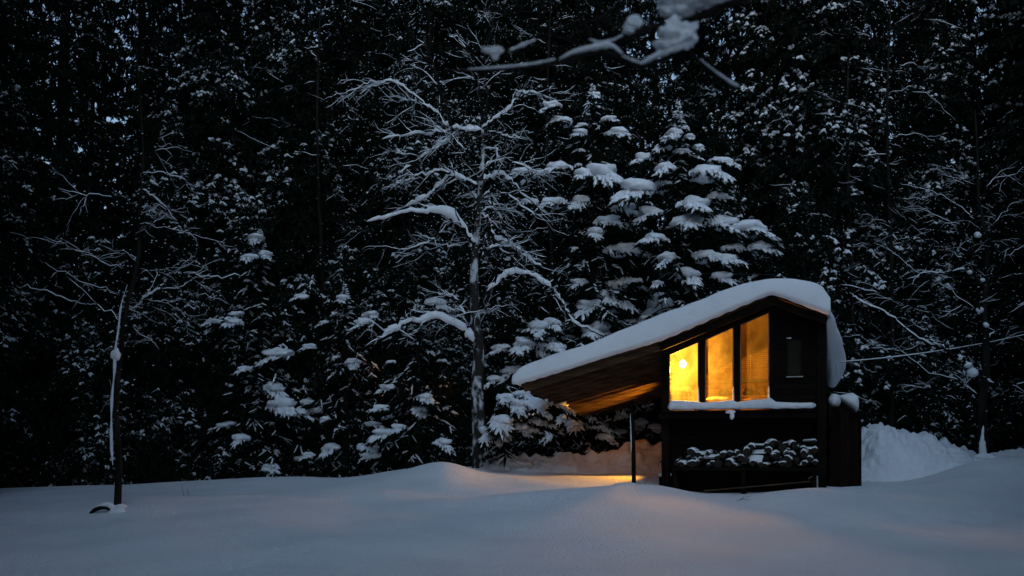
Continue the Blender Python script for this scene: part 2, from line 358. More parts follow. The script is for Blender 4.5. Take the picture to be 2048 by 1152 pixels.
def roof_z(t, v):
    return float(np.interp(t, [eL[0], kk[0], rg[0], eR[0]], [eL[1], kk[1], rg[1], eR[1]])) - TILT*(v-VF)
def slab(name, t0, t1, th, m, v0=VF, v1=VB, up=0, n=1):
    mb = MB(); ts = [t0]+[k for k in (kk[0], rg[0]) if t0+.01 < k < t1-.01]+[t1]
    V = []
    for t in ts:
        for v in (v0, v1):
            z = roof_z(t, v)+up; V += [(t, v, z), (t, v, z+th)]
    Fc = []
    for i in range(len(ts)-1):
        a = i*4; b = a+4
        Fc += [(a, b, b+2, a+2), (a+1, a+3, b+3, b+1), (a, a+1, b+1, b), (a+2, b+2, b+3, a+3)]
    Fc += [(0,2,3,1), (len(V)-4, len(V)-3, len(V)-1, len(V)-2)]
    mb.add(V, Fc); return mb.build(name, m, cabin, smooth=False)
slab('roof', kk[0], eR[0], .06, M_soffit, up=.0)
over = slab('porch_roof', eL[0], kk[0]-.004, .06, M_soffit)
deck = slab('roof_edge', eL[0]-.01, eR[0]+.01, .05, M_beam, v0=VF-.03, v1=VF+.05, up=.0605)
# rafters under the porch roof, each a part
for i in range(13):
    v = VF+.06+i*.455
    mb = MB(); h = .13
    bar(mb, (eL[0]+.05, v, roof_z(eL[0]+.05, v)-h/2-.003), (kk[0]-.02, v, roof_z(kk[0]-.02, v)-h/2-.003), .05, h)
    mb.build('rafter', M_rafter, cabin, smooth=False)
# rake fascia along the front of main roof
mb = MB()
prism(mb, [(kk[0]-.05, kk[1]-.20), (rg[0], rg[1]-.22), (rg[0], rg[1]-.004), (kk[0]-.05, kk[1]-.004)], -.12, -.06)
prism(mb, [(rg[0], rg[1]-.22), (eR[0]-.02, eR[1]-.18), (eR[0]-.02, eR[1]-.004), (rg[0], rg[1]-.004)], -.12, -.06)
mb.build('gable_board', M_beam, cabin, smooth=False, bevel=.006)
mb = MB(); prism(mb, [(rg[0]-.10, rg[1]-.10), (rg[0]-.07, rg[1]+.03), (rg[0], rg[1]+.07), (rg[0]+.07, rg[1]+.03), (rg[0]+.10, rg[1]-.10)], VF-.07, VF-.032)
mb.build('ridge_cap', M_beam, cabin, smooth=False)
mb = MB(); bar(mb, (kk[0]-.02, VF-.02, kk[1]-.09), (rg[0], VF-.02, rg[1]-.10), .05, .15); bar(mb, (rg[0], VF-.02, rg[1]-.10), (eR[0], VF-.02, eR[1]-.09), .05, .14)
mb.build('fascia', M_beam, cabin, smooth=False)
TW = LC(1650, 800)[0]; LG = LC(1500, 822)[1]     # width, ledge underside height
def rz(t, v=0.0): return roof_z(t, v)-.006
# corner posts and window posts
def post(name, p0, p1, v0=-.06, v1=.10, z0=0, drop=0, m=M_beam):
    a = LC(p0, 800, v0)[0]; b = LC(p1, 800, v0)[0]; mb = MB()
    prism(mb, [(a, z0), (b, z0), (b, rz(b, v1)-drop), (a, rz(a, v1)-drop)], v0, v1)
    return mb.build(name, m, cabin, smooth=False, bevel=.006)
post('corner_post', 1323, 1338, -.08, .1, -.3); post('corner_post', 1634, 1653, -.10, .12, -.3)
for a, b in ((1397.5, 1410), (1467.5, 1480), (1538.5, 1548)): post('window_post', a, b, -.055, .07, LG)
# glass panes with thin frames
for a, b in ((1338.5, 1397.5), (1410, 1467.5), (1480, 1538.5)):
    ta = LC(a, 800)[0]; tb = LC(b, 800)[0]; zb = LC(a, 806)[1]
    mb = MB(); w = .02; za, zc = rz(ta)-.20, rz(tb)-.20
    V = [(ta, 0, zb), (tb, 0, zb), (tb, 0, zc), (ta, 0, za)]
    mi = [(ta+w, zb+w), (tb-w, zb+w), (tb-w, zc-w), (ta+w, za-w)]
    VV = [(x, -.03, z) for x, _, z in V]+[(x, -.03, z) for x, z in mi]+[(x, .03, z) for x, _, z in V]+[(x, .03, z) for x, z in mi]
    Fc = []
    for i in range(4):
        j = (i+1) % 4; Fc += [(i, j, 4+j, 4+i), (8+i, 12+i, 12+j, 8+j), (4+i, 4+j, 12+j, 12+i), (i, 8+i, 8+j, j)]
    mb.add(VV, Fc); wf = mb.build('window', M_intbeam, cabin, smooth=False)
    mb = MB(); prism(mb, [(ta+w, zb+w), (tb-w, zb+w), (tb-w, zc-w), (ta+w, za-w)], -.004, .004); mb.build('pane', M_glass, wf, smooth=False)
    mb = MB(); prism(mb, [(ta, za), (tb, zc), (tb, rz(tb)), (ta, rz(ta))], -.05, .05); mb.build('header', M_beam, cabin, smooth=False)
# front siding with a small window
ta = LC(1548, 800)[0]; tb = LC(1634, 800)[0]
w0 = LC(1575, 752, -.03); w1 = LC(1603, 678, -.03)
mb = MB(); zt = LG
prism(mb, [(ta, zt), (w0[0], zt), (w0[0], rz(w0[0])), (ta, rz(ta))], -.03, .05)
prism(mb, [(w1[0], zt), (tb, zt), (tb, rz(tb)), (w1[0], rz(w1[0]))], -.03, .05)
prism(mb, [(w0[0], zt), (w1[0], zt), (w1[0], w0[1]), (w0[0], w0[1])], -.03, .05)
prism(mb, [(w0[0], w1[1]), (w1[0], w1[1]), (w1[0], rz(w1[0])), (w0[0], rz(w0[0]))], -.03, .05)
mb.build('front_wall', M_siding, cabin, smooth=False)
mb = MB(); e = .02
for (a, b, c, d) in ((w0[0]-e, w0[0]+.01, w0[1]-e, w1[1]+e), (w1[0]-.01, w1[0]+e, w0[1]-e, w1[1]+e)): box(mb, a, b, -.055, -.031, c, d)
box(mb, w0[0]+.0105, w1[0]-.0105, -.057, -.031, w0[1]-e, w0[1]+.01); box(mb, w0[0]+.0105, w1[0]-.0105, -.057, -.031, w1[1]-.01, w1[1]+e)
sw = mb.build('small_window', M_beam, cabin, smooth=False)
mb = MB(); box(mb, w0[0], w1[0], -.012, -.004, w0[1], w1[1]); mb.build('pane', noise_mat('dark_pane', (.012,.012,.008), (.02,.019,.013), 4, .4, spec=.06), sw, smooth=False)
mb = MB(); box(mb, w0[0]-.03, w1[0]+.03, .08, .09, w0[1]-.03, w1[1]+.03); mb.build('curtain', noise_mat('olive_curtain', (.02,.018,.012), (.04,.035,.02), 6, .9), sw, smooth=False)
mb = MB(); box(mb, w0[0]-.02, w1[0]+.03, -.085, -.0575, w0[1]-.03, w0[1]-.01); mb.build('sill', noise_mat('pale_sill', (.3,.3,.28), (.4,.4,.38), 6, .7), sw, smooth=False)
mb = MB(); blob(mb, (w0[0]+.03, -.065, w1[1]+.022), (.05, .02, .012), 3, 2); mb.build('snow', M_snow, sw)
# partition closing the lit room off behind the siding
mb = MB(); box(mb, ta, ta+.05, .051, .36, LG-.04, rz(ta, .36)-.02); box(mb, ta, ta+.05, .3601, 4.5, LG-.45, rz(ta, 4.5)-.02); mb.build('partition', M_intwood, cabin, smooth=False)
# lower wall, set back under the ledge
mb = MB(); box(mb, .06, TW-.12, .28, .36, -.3, LG-.14); mb.build('lower_wall', M_siding, cabin, smooth=False)
mb = MB(); a = LC(1318, 838, -.2); b = LC(1632, 822, -.2); box(mb, a[0], b[0], -.20, -.115, a[1], b[1]-.004); mb.build('floor_beam', M_beam, cabin, smooth=False, bevel=.008)
mb = MB(); box(mb, a[0]+.06, b[0], -.26, .0, b[1], b[1]+.035); mb.build('ledge', M_beam, cabin, smooth=False, bevel=.004)
mb = MB(); box(mb, .1, TW-.12, .0, .28, LG-.14, LG-.05); mb.build('floor_joist', M_beam, cabin, smooth=False)
# side and back walls with real openings
Bv = 4.6
def side_wall(name, t0, t1, wins):
    mb = MB(); m = 1 if t0 < 1 else 0
    pieces = []; vs = .1
    for (va, vb, za, zb) in wins:
        pieces.append((vs, va, None, None)); pieces.append((va, vb, None, za)); 
        if zb: pieces.append((va, vb, zb, None))
        vs = vb
    pieces.append((vs, Bv, None, None))
    for v0, v1, z0, z1 in pieces:
        V = []
        for t in (t0, t1):
            for v in (v0, v1):
                V += [(t, v, -.3 if z0 is None else z0), (t, v, rz(t, v) if z1 is None else z1)]
        mb.add(V, [(0,2,3,1),(4,5,7,6),(0,1,5,4),(2,6,7,3),(1,3,7,5),(0,4,6,2)])
    return mb.build(name, M_siding, cabin, smooth=False)
side_wall('side_wall', 0.0, .08, [(2.0, 4.0, 2.60, rz(.04, 4.0)-.02)])
side_wall('side_wall', TW-.12, TW-.04, [])
mb = MB(); prism(mb, [(.081, -.3), (TW-.121, -.3), (TW-.121, rz(TW-.121, Bv)), (rg[0], rz(rg[0], Bv)), (.081, rz(.081, Bv))], Bv-.08, Bv); mb.build('back_wall', M_intwood, cabin, smooth=False)
FLR = LG-.45
mb = MB(); box(mb, .081, TW-.121, .37, Bv-.081, FLR-.06, FLR); mb.build('floor', M_intwood, cabin, smooth=False)
for va, vb, zb, zt_ in ((2.0, 4.0, 2.60, rz(.04, 4.0)-.02),):
    q = .04 if zt_-zb > .4 else .012
    mb = MB()
    box(mb, .0, .08, va, va+.04, zb, zt_); box(mb, .0, .08, vb-.04, vb, zb, zt_); box(mb, .002, .078, va+.041, vb-.041, zb, zb+q); box(mb, .002, .078, va+.041, vb-.041, zt_-q, zt_)
    box(mb, .01, .07, (va+vb)/2-.02, (va+vb)/2+.02, zb+q+.001, zt_-q-.001)
    sf = mb.build('side_window', M_beam, cabin, smooth=False)
    # clear pane
    mb = MB(); box(mb, .036, .044, va+.041, (va+vb)/2-.021, zb+q+.001, zt_-q-.001); box(mb, .036, .044, (va+vb)/2+.021, vb-.041, zb+q+.001, zt_-q-.001); mb.build('pane', M_clear, sf, smooth=False)
# hatch under porch roof near wall
ht = LC(1302, 752, 2.2); 
mb = MB(); t0, t1 = ht[0]-.22, ht[0]+.22
for (x0, x1, y0, y1) in ((t0, t1, 2.02, 2.07), (t0, t1, 2.52, 2.57), (t0, t0+.05, 2.071, 2.519), (t1-.05, t1, 2.071, 2.519)):
    bar(mb, (x0, (y0+y1)/2, roof_z(x0, 2.3)-.17), (x1, (y0+y1)/2, roof_z(x1, 2.3)-.17), y1-y0, .07)
mb.build('soffit_vent', M_rafter, cabin, smooth=False)

# --- snow on the roof
def roof_snow():
    top_px = [(1028,756),(1030,742),(1045,730),(1075,718),(1120,703),(1180,683),(1240,661),(1300,636),(1350,619),(1400,601),(1440,585),(1480,571),(1520,563),(1560,560),(1600,561),(1630,567),(1650,578),(1659,592),(1661,612)]
    v_ref = VF-.05
    tt = [LC(a, b, v_ref) for a, b in top_px]
    tx = np.array([a for a, _ in tt]); tz = np.array([b for _, b in tt])
    x0, x1 = tx[0], tx[-1]
    ns, nv, nb = 150, 90, 10
    # closed section, per v: top from left to right, then underside back
    s = np.linspace(0, 1, ns); ease = .5-.5*np.cos(s*math.pi); ease = .6*s+.4*ease
    xs_ = x0+(x1-x0)*ease
    ztop = np.interp(xs_, tx, tz); ztop = np.convolve(np.pad(ztop, 4, 'edge'), np.ones(9)/9, 'valid')
    zb = np.array([np.interp(x, [eL[0], kk[0], rg[0], eR[0]], [eL[1], kk[1], rg[1], eR[1]]) for x in xs_])+.105
    zb = np.convolve(np.pad(zb, 3, 'edge'), np.ones(7)/7, 'valid')
    th = np.maximum(ztop-zb, .03)
    va, vb = VF-.20, VB+.15
    vt = np.linspace(0, 1, nv); vs = va+(vb-va)*(.55*vt+.45*(.5-.5*np.cos(vt*math.pi)))
    V = []; 
    for v in vs:
        e = .16; d0 = (v-va)/e; d1 = (vb-v)/e; f = 1.0
        for d in (d0, d1):
            if d < 1: f *= max(0, 1-(1-d)**3)**.4
        drop = TILT*(v-VF)
        q = np.stack([xs_, np.full(ns, v), xs_*0], 1)
        und = 0 
        n_ = .040*wob(q, 5, 1.3)+.016*wob(q, 6, 4)
        lf = np.clip((xs_-x0)/.25, 0, 1)
        zt2 = zb+(th+n_)*f*1.0; bot = zb-.06*(.5+.5*wob(q, 9, 5))*min(1, f*1.2)
        bot = bot-.07*math.exp(-((v-va)/.16)**2)+(th*.15)*(1-f)                                  # rounded lip
        V.append(np.concatenate([np.stack([xs_, np.full(ns, v), zt2-drop], 1), np.stack([xs_, np.full(ns, v+0.0), bot-drop], 1)[::-1]]))
    V = np.array(V); m = V.shape[1]; ii = np.arange(nv*m).reshape(nv, m)
    a = ii[:-1]; b = ii[1:]
    mb = MB(); mb.add(V, np.stack([a, b, np.roll(b, -1, 1), np.roll(a, -1, 1)], -1).reshape(-1, 4))
    for k in (0, nv-1):
        r = ii[k]; h = m//2
        mb2 = np.array([[r[i], r[i+1], r[m-2-i], r[m-1-i]] for i in range(h-1)])
        mb.li.append((mb2 if k == 0 else mb2[:, ::-1]).ravel()); mb.lt.append(np.full(len(mb2), 4)); mb.mi.append(np.zeros(len(mb2)))
    V = mb.v[0].reshape(-1, 3)
    return mb
root = empty('roof_snow', (O[0], O[1], CB), 'thick smooth white snow blanket lying over the whole cabin roof', 'snow', -A0)
roof_snow().build('blanket', M_snow, root)
# overhanging curl of snow on the right eave
mb = MB()
def curl():
    # swept lip: along v, hangs over the eave
    n = 60; vs = np.linspace(.1, 5.2, n); th = np.linspace(0, 2*math.pi, 28, endpoint=False); V = []
    for i, v in enumerate(vs):
        s = i/(n-1)
        hang = np.interp(s, [0, .15, .5, .8, 1], [.18, .30, .52, .72, .55]); out = np.interp(s, [0, .3, .7, .9, 1], [.02, .14, .32, .34, .2])
        taper = math.sqrt(max(0, 1-abs(2*s-1)**8))*.98+.02
        cz = eR[1]-TILT*(v-VF)+.22-hang*.55; cx = eR[0]+out*.35-.02
        q = np.stack([np.cos(th), np.sin(th), np.full(28, v*1.2)], 1); w = 1+.10*wob(q, 31, 1.5)
        x = cx+(.10+out*.55)*np.cos(th)*w*taper*np.where(np.sin(th) < 0, .5+.5*np.cos(np.sin(th)*1.3), 1); z = cz+(hang*.62+.12)*np.sin(th)*w*taper
        V.append(np.stack([x, np.full(28, v), z], 1))
    V = np.array(V); ii = np.arange(n*28).reshape(n, 28); a = ii[:-1]; b = ii[1:]
    mb.add(V, np.stack([a, np.roll(a, -1, 1), np.roll(b, -1, 1), b], -1).reshape(-1, 4))
    mb.add(V[0], [tuple(range(28))[::-1]]); mb.add(V[-1], [tuple(range(28))])
curl(); mb.build('overhanging_curl', M_snow, root)
mb = MB()
for i in range(9):
    v = 2.6+i*.25; t = eR[0]+.18+.03*math.sin(i*2.1); z = eR[1]-TILT*(v-VF)-.30; L = .15+.22*abs(math.sin(i*1.7))
    tube(mb, [(t, v, z), (t+.005, v, z-L*.5), (t, v, z-L)], [.022, .013, .003], 6)
M_ice = noise_mat('ice', (.5,.58,.66), (.6,.68,.76), 5, .2, spec=.6)
mb.build('icicle', M_ice, root)
# snow on the window ledge
root = empty('ledge_snow', (O[0], O[1], CB), 'long white strip of snow on the ledge below the glowing cabin windows', 'snow', -A0)
a = LC(1334, 822, -.22); b = LC(1632, 822, -.22)
n = 160; xs_ = np.linspace(a[0], b[0], n); top = np.interp(xs_, [LC(p, 800, -.2)[0] for p in (1334, 1345, 1365, 1390, 1405, 1440, 1463, 1475, 1500, 1530, 1540, 1552, 1600, 1632)],
     [LC(1400, q, -.2)[1] for q in (810, 799, 800, 802, 806, 803, 801, 806, 802, 800, 797, 806, 809, 808)])
mb = MB(); V = []
th = np.linspace(0, 2*math.pi, 20, endpoint=False)
zb0 = a[1]+.036-.012
for i in range(n):
    h = (top[i]-zb0)/2; c, s_ = np.cos(th), np.sin(th)
    e = .32; yy = -.135+.165*np.sign(c)*np.abs(c)**e; zz = zb0+h+h*np.sign(s_)*np.abs(s_)**e
    q = np.stack([np.full(20, xs_[i]), yy, zz], 1); yy = yy+.012*wob(q, 3, 8); zz = zz+.008*wob(q, 4, 10)-np.where(s_ < -.7, .012*np.abs(np.sin(xs_[i]*9))*(c<0), 0)
    f = min(1, math.sqrt(min(i, n-1-i)/4+.02)); 
    V.append(np.stack([np.full(20, xs_[i]), -.135+(yy+.135)*f, zb0+h+(zz-zb0-h)*f], 1))
V = np.array(V); ii = np.arange(n*20).reshape(n, 20); A_ = ii[:-1]; B_ = ii[1:]
mb.add(V, np.stack([A_, B_, np.roll(B_, -1, 1), np.roll(A_, -1, 1)], -1).reshape(-1, 4)); mb.add(V[0], [tuple(range(20))]); mb.add(V[-1], [tuple(range(20))[::-1]])
mb.build('snow_strip', M_snow, root)
mb = MB(); q = LC(1464, 831, -.27); blob(mb, (q[0], -.27, q[1]), (.045, .03, .075), 4, 3, .22, 2); blob(mb, (q[0]-.03, -.265, q[1]+.07), (.10, .03, .03), 5, 3, .2); mb.build('dangling_clump', M_snow, root)
mb = MB()
for p in (1394.5, 1464.5, 1535.5):
    a = LC(p, 803, -.07); h = .30; zz = np.linspace(a[1], a[1]+h, 9)
    tube(mb, [(a[0]+.02, -.08, z) for z in zz], [.024, .02, .018, .02, .015, .014, .015, .010, .004], 8)
mb.build('post_snow', M_snow, root)

# --- interior things
def T(t, v, z): return tuple(toworld(t, v, z))
CT = LC(1450, 792, 3.7)[1]                  # counter top height
bench = empty('kitchen_counter', T(1.1, 3.9, FLR), 'wooden counter along the back wall inside the lit cabin', 'counter', -A0)
def loc_box(mb, t0, t1, v0, v1, z0, z1, base): box(mb, t0-base[0], t1-base[0], v0-base[1], v1-base[1], z0-base[2], z1-base[2])
bb = (1.1, 3.9, FLR)
mb = MB(); loc_box(mb, .5, ta-.02, 3.55, 4.48, CT-.05, CT, bb); mb.build('counter_top', M_intbeam, bench, smooth=False, bevel=.005)
mb = MB(); loc_box(mb, .55, ta-.06, 3.65, 4.46, FLR, CT-.052, bb); mb.build('cabinet', M_intwood, bench, smooth=False)
mb = MB(); z = LC(1450, 757, 4.2)[1]
bl = empty('window_blind', T(1.4, 4.46, z), 'closed horizontal slat blind on the back wall inside the lit cabin', 'blind', -A0)
z2 = LC(1450, 690, 4.2)[1]; k = int((z2-z)/.045)
for i in range(k):
    zz = i*.045; V = [(-.62, -.03, zz), (.62, -.03, zz), (.62, .005, zz+.026), (-.62, .005, zz+.026)]
    V += [(x, y-.002, q-.004) for x, y, q in V]; mb.add(V, [(0,1,2,3),(7,6,5,4),(0,4,5,1),(1,5,6,2),(2,6,7,3),(3,7,4,0)])
mb.build('slats', M_slat, bl, smooth=False)
mb = MB()
for x in (-.45, 0, .45):
    mb = MB(); box(mb, x-.008, x+.008, -.045, -.036, -.02, k*.045+.03); mb.build('ladder_tape', M_cloth, bl, smooth=False)
mb = MB(); box(mb, -.64, .64, -.04, .02, k*.045, k*.045+.05); mb.build('head_rail', M_intbeam, bl, smooth=False)
mb = MB(); box(mb, -.64, .64, -.03, .02, -.09, -.02); mb.build('bottom_rail', M_darkobj, bl, smooth=False)
def lathe(mb, prof, n=20, c=(0, 0, 0)):
    th = np.arange(n)*2*math.pi/n; V = np.array([[(r*math.cos(a)+c[0], r*math.sin(a)+c[1], z+c[2]) for a in th] for r, z in prof]); ii = np.arange(len(prof)*n).reshape(-1, n)
    a = ii[:-1]; b = ii[1:]; mb.add(V, np.stack([a, np.roll(a, -1, 1), np.roll(b, -1, 1), b], -1).reshape(-1, 4))
def vessel(name, px, prof, label, cat, m=M_darkobj, v=3.8, extra=None):
    t = LC(px, 780, v)[0]; r = empty(name, T(t, v, CT), label, cat, -A0); mb = MB(); lathe(mb, prof); mb.build('body', m, r); 
    if extra: extra(r)
def kettle_x(r):
    mb = MB(); tube(mb, smooth_path([(-.09,0,.12),(-.07,0,.22),(0,0,.26),(.07,0,.22),(.09,0,.12)], 4), .01, 6); mb.build('handle', M_darkobj, r)
    mb = MB(); tube(mb, [(.1,0,.08),(.16,0,.13),(.19,0,.17)], [.02,.014,.01], 6); mb.build('spout', M_darkobj, r)
vessel('kettle', 1497, [(0,0),(.11,0),(.13,.05),(.12,.11),(.07,.16),(.02,.17),(.015,.2),(0,.2)], 'dark round kettle on the cabin counter behind the right lit pane', 'kettle', extra=kettle_x)
vessel('bottle', 1513, [(0,0),(.045,0),(.045,.16),(.02,.22),(.016,.29),(0,.29)], 'dark slim bottle beside the kettle behind the right lit pane', 'bottle')
vessel('jug', 1526, [(0,0),(.06,0),(.075,.07),(.06,.15),(.045,.2),(.055,.24),(0,.24)], 'clay jug at the right end of the cabin counter', 'jug', M_clay)
vessel('cooking_pot', 1448, [(0,0),(.11,0),(.12,.02),(.12,.13),(.11,.14),(.02,.16),(.02,.18),(0,.18)], 'wide lidded cooking pot on the counter behind the middle lit pane', 'pot')
# table near front window with cloth heap
tz = LC(1440, 803, .9)[1]
tb_ = empty('table', T(1.3, .95, FLR), 'low wooden table close behind the lit window panes', 'table', -A0)
mb = MB(); box(mb, -.75, .75, -.3, .3, tz-FLR-.04, tz-FLR); mb.build('table_top', M_intbeam, tb_, smooth=False, bevel=.005)
for sx in (-.68, .68):
    for sy in (-.24, .24): mb = MB(); box(mb, sx-.03, sx+.03, sy-.03, sy+.03, 0, tz-FLR-.041); mb.build('leg', M_intbeam, tb_, smooth=False)
hp = MB(); blob(hp, (0, 0, .03), (.26, .15, .075), 8, 3, .22, 2.2, flat_bottom=True)
o = hp.build('folded_cloth', M_cloth, None, loc=T(1.02, .85, tz)); o.rotation_euler = (0, 0, -A0); tag(o, 'pale crumpled cloth heaped on the table behind the middle pane', 'cloth')
hp = MB(); blob(hp, (0, 0, .02), (.2, .13, .05), 18, 3, .3, 3, flat_bottom=True)
o = hp.build('loaf', M_clay, None, loc=T(1.75, .85, tz)); o.rotation_euler = (0, 0, -A0); tag(o, 'brown lumpy heap on the table behind the right lit pane', 'heap')
# small open cupboard / crate seen as silhouette in left pane
q = LC(1370, 802, 1.2)
cr_ = empty('wooden_crate', T(q[0], 1.0, q[1]-.02), 'dark gabled wooden box silhouetted in the left lit pane', 'box', -A0)
mb = MB()
prism(mb, [(-.20, .30), (.14, .31), (.24, .20), (.24, .17), (-.20, .26)], -.15, .15)
mb.build('lid', M_darkobj, cr_, smooth=False)
mb = MB()
for x in (-.19, -.10, .04, .12, .21): box(mb, x-.012, x+.012, -.14, .14, 0, .2)
box(mb, -.2, .24, -.141, .141, .06, .085); box(mb, -.2, .24, -.145, .145, -.03, .0)
mb.build('slatted_side', M_darkobj, cr_, smooth=False)
# stand for crate
mb = MB(); box(mb, -.2, .24, -.12, .12, FLR-q[1]+.02, -.032); mb.build('cabinet', M_darkobj, cr_, smooth=False)
# curtain with ragged leafy edge at the left
q = LC(1345, 700, .2)
cu = empty('hanging_plant', T(.13, .16, LC(1340, 700, .2)[1]), 'ragged dark plant hanging at the left edge of the lit panes', 'plant', -A0)
mb = MB(); R_ = np.random.RandomState(5); N = 260
zz = R_.uniform(-.98, .03, N); wd = .03+.05*np.abs(np.sin(zz*9))*(.5+np.abs(zz)); A_ = np.stack([R_.uniform(-.02, .02, N), R_.uniform(-.03, .03, N), zz], 1)
B_ = A_+np.stack([R_.uniform(0, 1.2, N)*wd, R_.uniform(-.06, .06, N), -R_.uniform(.02, .08, N)], 1); blades(mb, A_, B_, np.full(N, .02)); mb.build('leaves', M_needle, cu)
mb = MB(); tube(mb, [(0, 0, .1), (0, 0, -1.0)], .012, 6); mb.build('stem', M_twig, cu)
# the lamp
lp = LC(1366, 728, .7)
lamp = empty('hanging_lamp', T(lp[0], .7, lp[1]), 'bright bare bulb lamp hanging behind the left cabin pane', 'lamp', -A0)
mb = MB(); blob(mb, (0, 0, 0), (.07, .07, .085), 1, 3, .1); mb.build('bulb', M_bulb, lamp)
mb = MB(); lathe(mb, [(.02, .085), (.03, .09), (.03, .14), (.012, .16), (0, .16)]); tube(mb, [(0, 0, .15), (0, 0, rz(lp[0], .7)-lp[1]-.02)], .006, 6); mb.build('cord', M_darkobj, lamp)
ld = bpy.data.lights.new('lamp_glow', 'POINT'); ld.energy = 255; ld.color = WARM; ld.shadow_soft_size = .07
lo_ = bpy.data.objects.new('lamp_glow', ld); C.objects.link(lo_); lo_.parent = lamp; lo_.location = (0, -.01, -.17)

# up-and-down lamp on the side wall under the porch
WLv, WLz = 2.9, 1.15
wl = empty('wall_lamp', T(-.004, WLv, WLz-.12), 'lit up-and-down lamp on the side wall under the porch roof, hidden behind the corner post', 'lamp', -A0)
mb = MB(); box(mb, -.02, .0, -.05, .05, 0, .24); mb.build('wall_plate', M_darkobj, wl, smooth=False)
mb = MB(); lathe(mb, [(.05, .03), (.055, .03), (.055, .21), (.05, .21), (.05, .14), (.05, .03)], 16, (-.09, 0, 0)); box(mb, -.04, -.0205, -.012, .012, .11, .13); mb.build('housing', M_darkobj, wl)
mb = MB(); lathe(mb, [(0, .10), (.035, .10), (.035, .135), (0, .135)], 12, (-.09, 0, 0)); mb.build('bulb', M_bulb, wl)
def spot(name, target, watt, ang, z):
    l = bpy.data.lights.new(name, 'SPOT'); l.energy = watt; l.color = WARM; l.spot_size = math.radians(ang); l.spot_blend = .7; l.shadow_soft_size = .03
    o = bpy.data.objects.new(name, l); C.objects.link(o); o.parent = wl; o.location = (-.09, 0, z)
    d = Vector(target)-Vector((-.09, WLv, WLz-.12+z)); o.rotation_euler = d.to_track_quat('-Z', 'Y').to_euler()
spot('down_beam', (-3.3, -.7, .2), 520, 50, .0)
spot('up_beam', (-1.7, 3.2, 2.35), 760, 66, .24)

# --- firewood rack and logs
rk = empty('wood_rack', T(0, 0, 0), 'low dark rack of rough planks that carries the firewood', 'rack', -A0)
zr = LC(1500, 934, -.15)[1]
a = LC(1348, 934, -.2)[0]; b = LC(1634, 934, -.2)[0]
mb = MB(); box(mb, a, b, -.36, -.28, zr-.07, zr-.002); box(mb, a, b, .02, .10, zr-.07, zr-.002); mb.build('rail', M_beam, rk, smooth=False)
for x in (a+.05, (a+b)/2, b-.05):
    mb = MB(); box(mb, x-.04, x+.04, -.35, .09, -.3, zr-.071); mb.build('leg', M_beam, rk, smooth=False)
protos = []
def make_log(seed):
    r = random.Random(seed); root = empty('firewood_log', (0, -50, 0), 'split firewood log with snow cap in the stack under the cabin ledge', 'log', 0, 'snow-capped firewood logs stacked under the ledge')
    mb = MB(); split = seed % 3; n = 14; L = .38; R = .072
    th = np.linspace(0, 2*math.pi, n, endpoint=False)
    if split == 0: rr = R*(1+.06*np.sin(3*th+seed))
    elif split == 1: rr = R*np.clip(.62/np.maximum(np.abs(np.cos((th+.5+seed) % (2*math.pi/3)-math.pi/3)), .55), .7, 1.2)
    else: rr = R*np.where(np.sin(th+seed) < 0, np.minimum(1, .35/np.maximum(-np.sin(th+seed), .35)), 1)
    V = []
    for y, s in ((-L/2, .96), (-L/2+.01, 1), (L/2-.01, 1), (L/2, .96)): V.append(np.stack([rr*np.cos(th)*s, np.full(n, y), rr*np.sin(th)*s], 1))
    V = np.array(V); ii = np.arange(4*n).reshape(4, n); A_ = ii[:-1]; B_ = ii[1:]
    mb.add(V, np.stack([A_, np.roll(A_, -1, 1), np.roll(B_, -1, 1), B_], -1).reshape(-1, 4), 0); mb.add(V[0], [tuple(range(n))], 1); mb.add(V[-1], [tuple(range(n))[::-1]], 1)
    mb.build('log', [M_bark, M_logend], root, smooth=False)
    mb = MB(); top = float(np.max(rr*np.sin(th)))
    m = 11; pts = [(R*.98*math.cos(a_), 0, top*math.sin(a_)) for a_ in np.linspace(math.pi*(.12+.1*r.random()), math.pi*(.80+.1*r.random()), m)]
    V = []
    for y in (-L/2-.02, -L/2-.012, 0, L/2):
        k = .5 if y < -L/2-.015 else 1
        V.append(np.array([(x*1.02, y, z-.006) for x, _, z in pts]+[(x*1.02, y, z+k*(.026+.012*math.sin(i*1.9+seed))*math.sin(math.pi*(i+.3)/(m-.4))) for i, (x, _, z) in reversed(list(enumerate(pts)))]))
    V = np.array(V); w = 2*m; ii = np.arange(4*w).reshape(4, w); A_ = ii[:-1]; B_ = ii[1:]
    mb.add(V, np.stack([A_, B_, np.roll(B_, -1, 1), np.roll(A_, -1, 1)], -1).reshape(-1, 4)); mb.add(V[0], [tuple(range(w))[::-1]])
    mb.build('snow_cap', M_snow, root)
    return root
protos = [make_log(s) for s in range(9)]
used = set(); lr = random.Random(3)
outline = [(1352, 927), (1370, 912), (1400, 900), (1440, 902), (1470, 910), (1490, 900), (1520, 890), (1560, 882), (1590, 878), (1615, 884), (1632, 892)]
row = 0; y = 929.0; cnt = 0
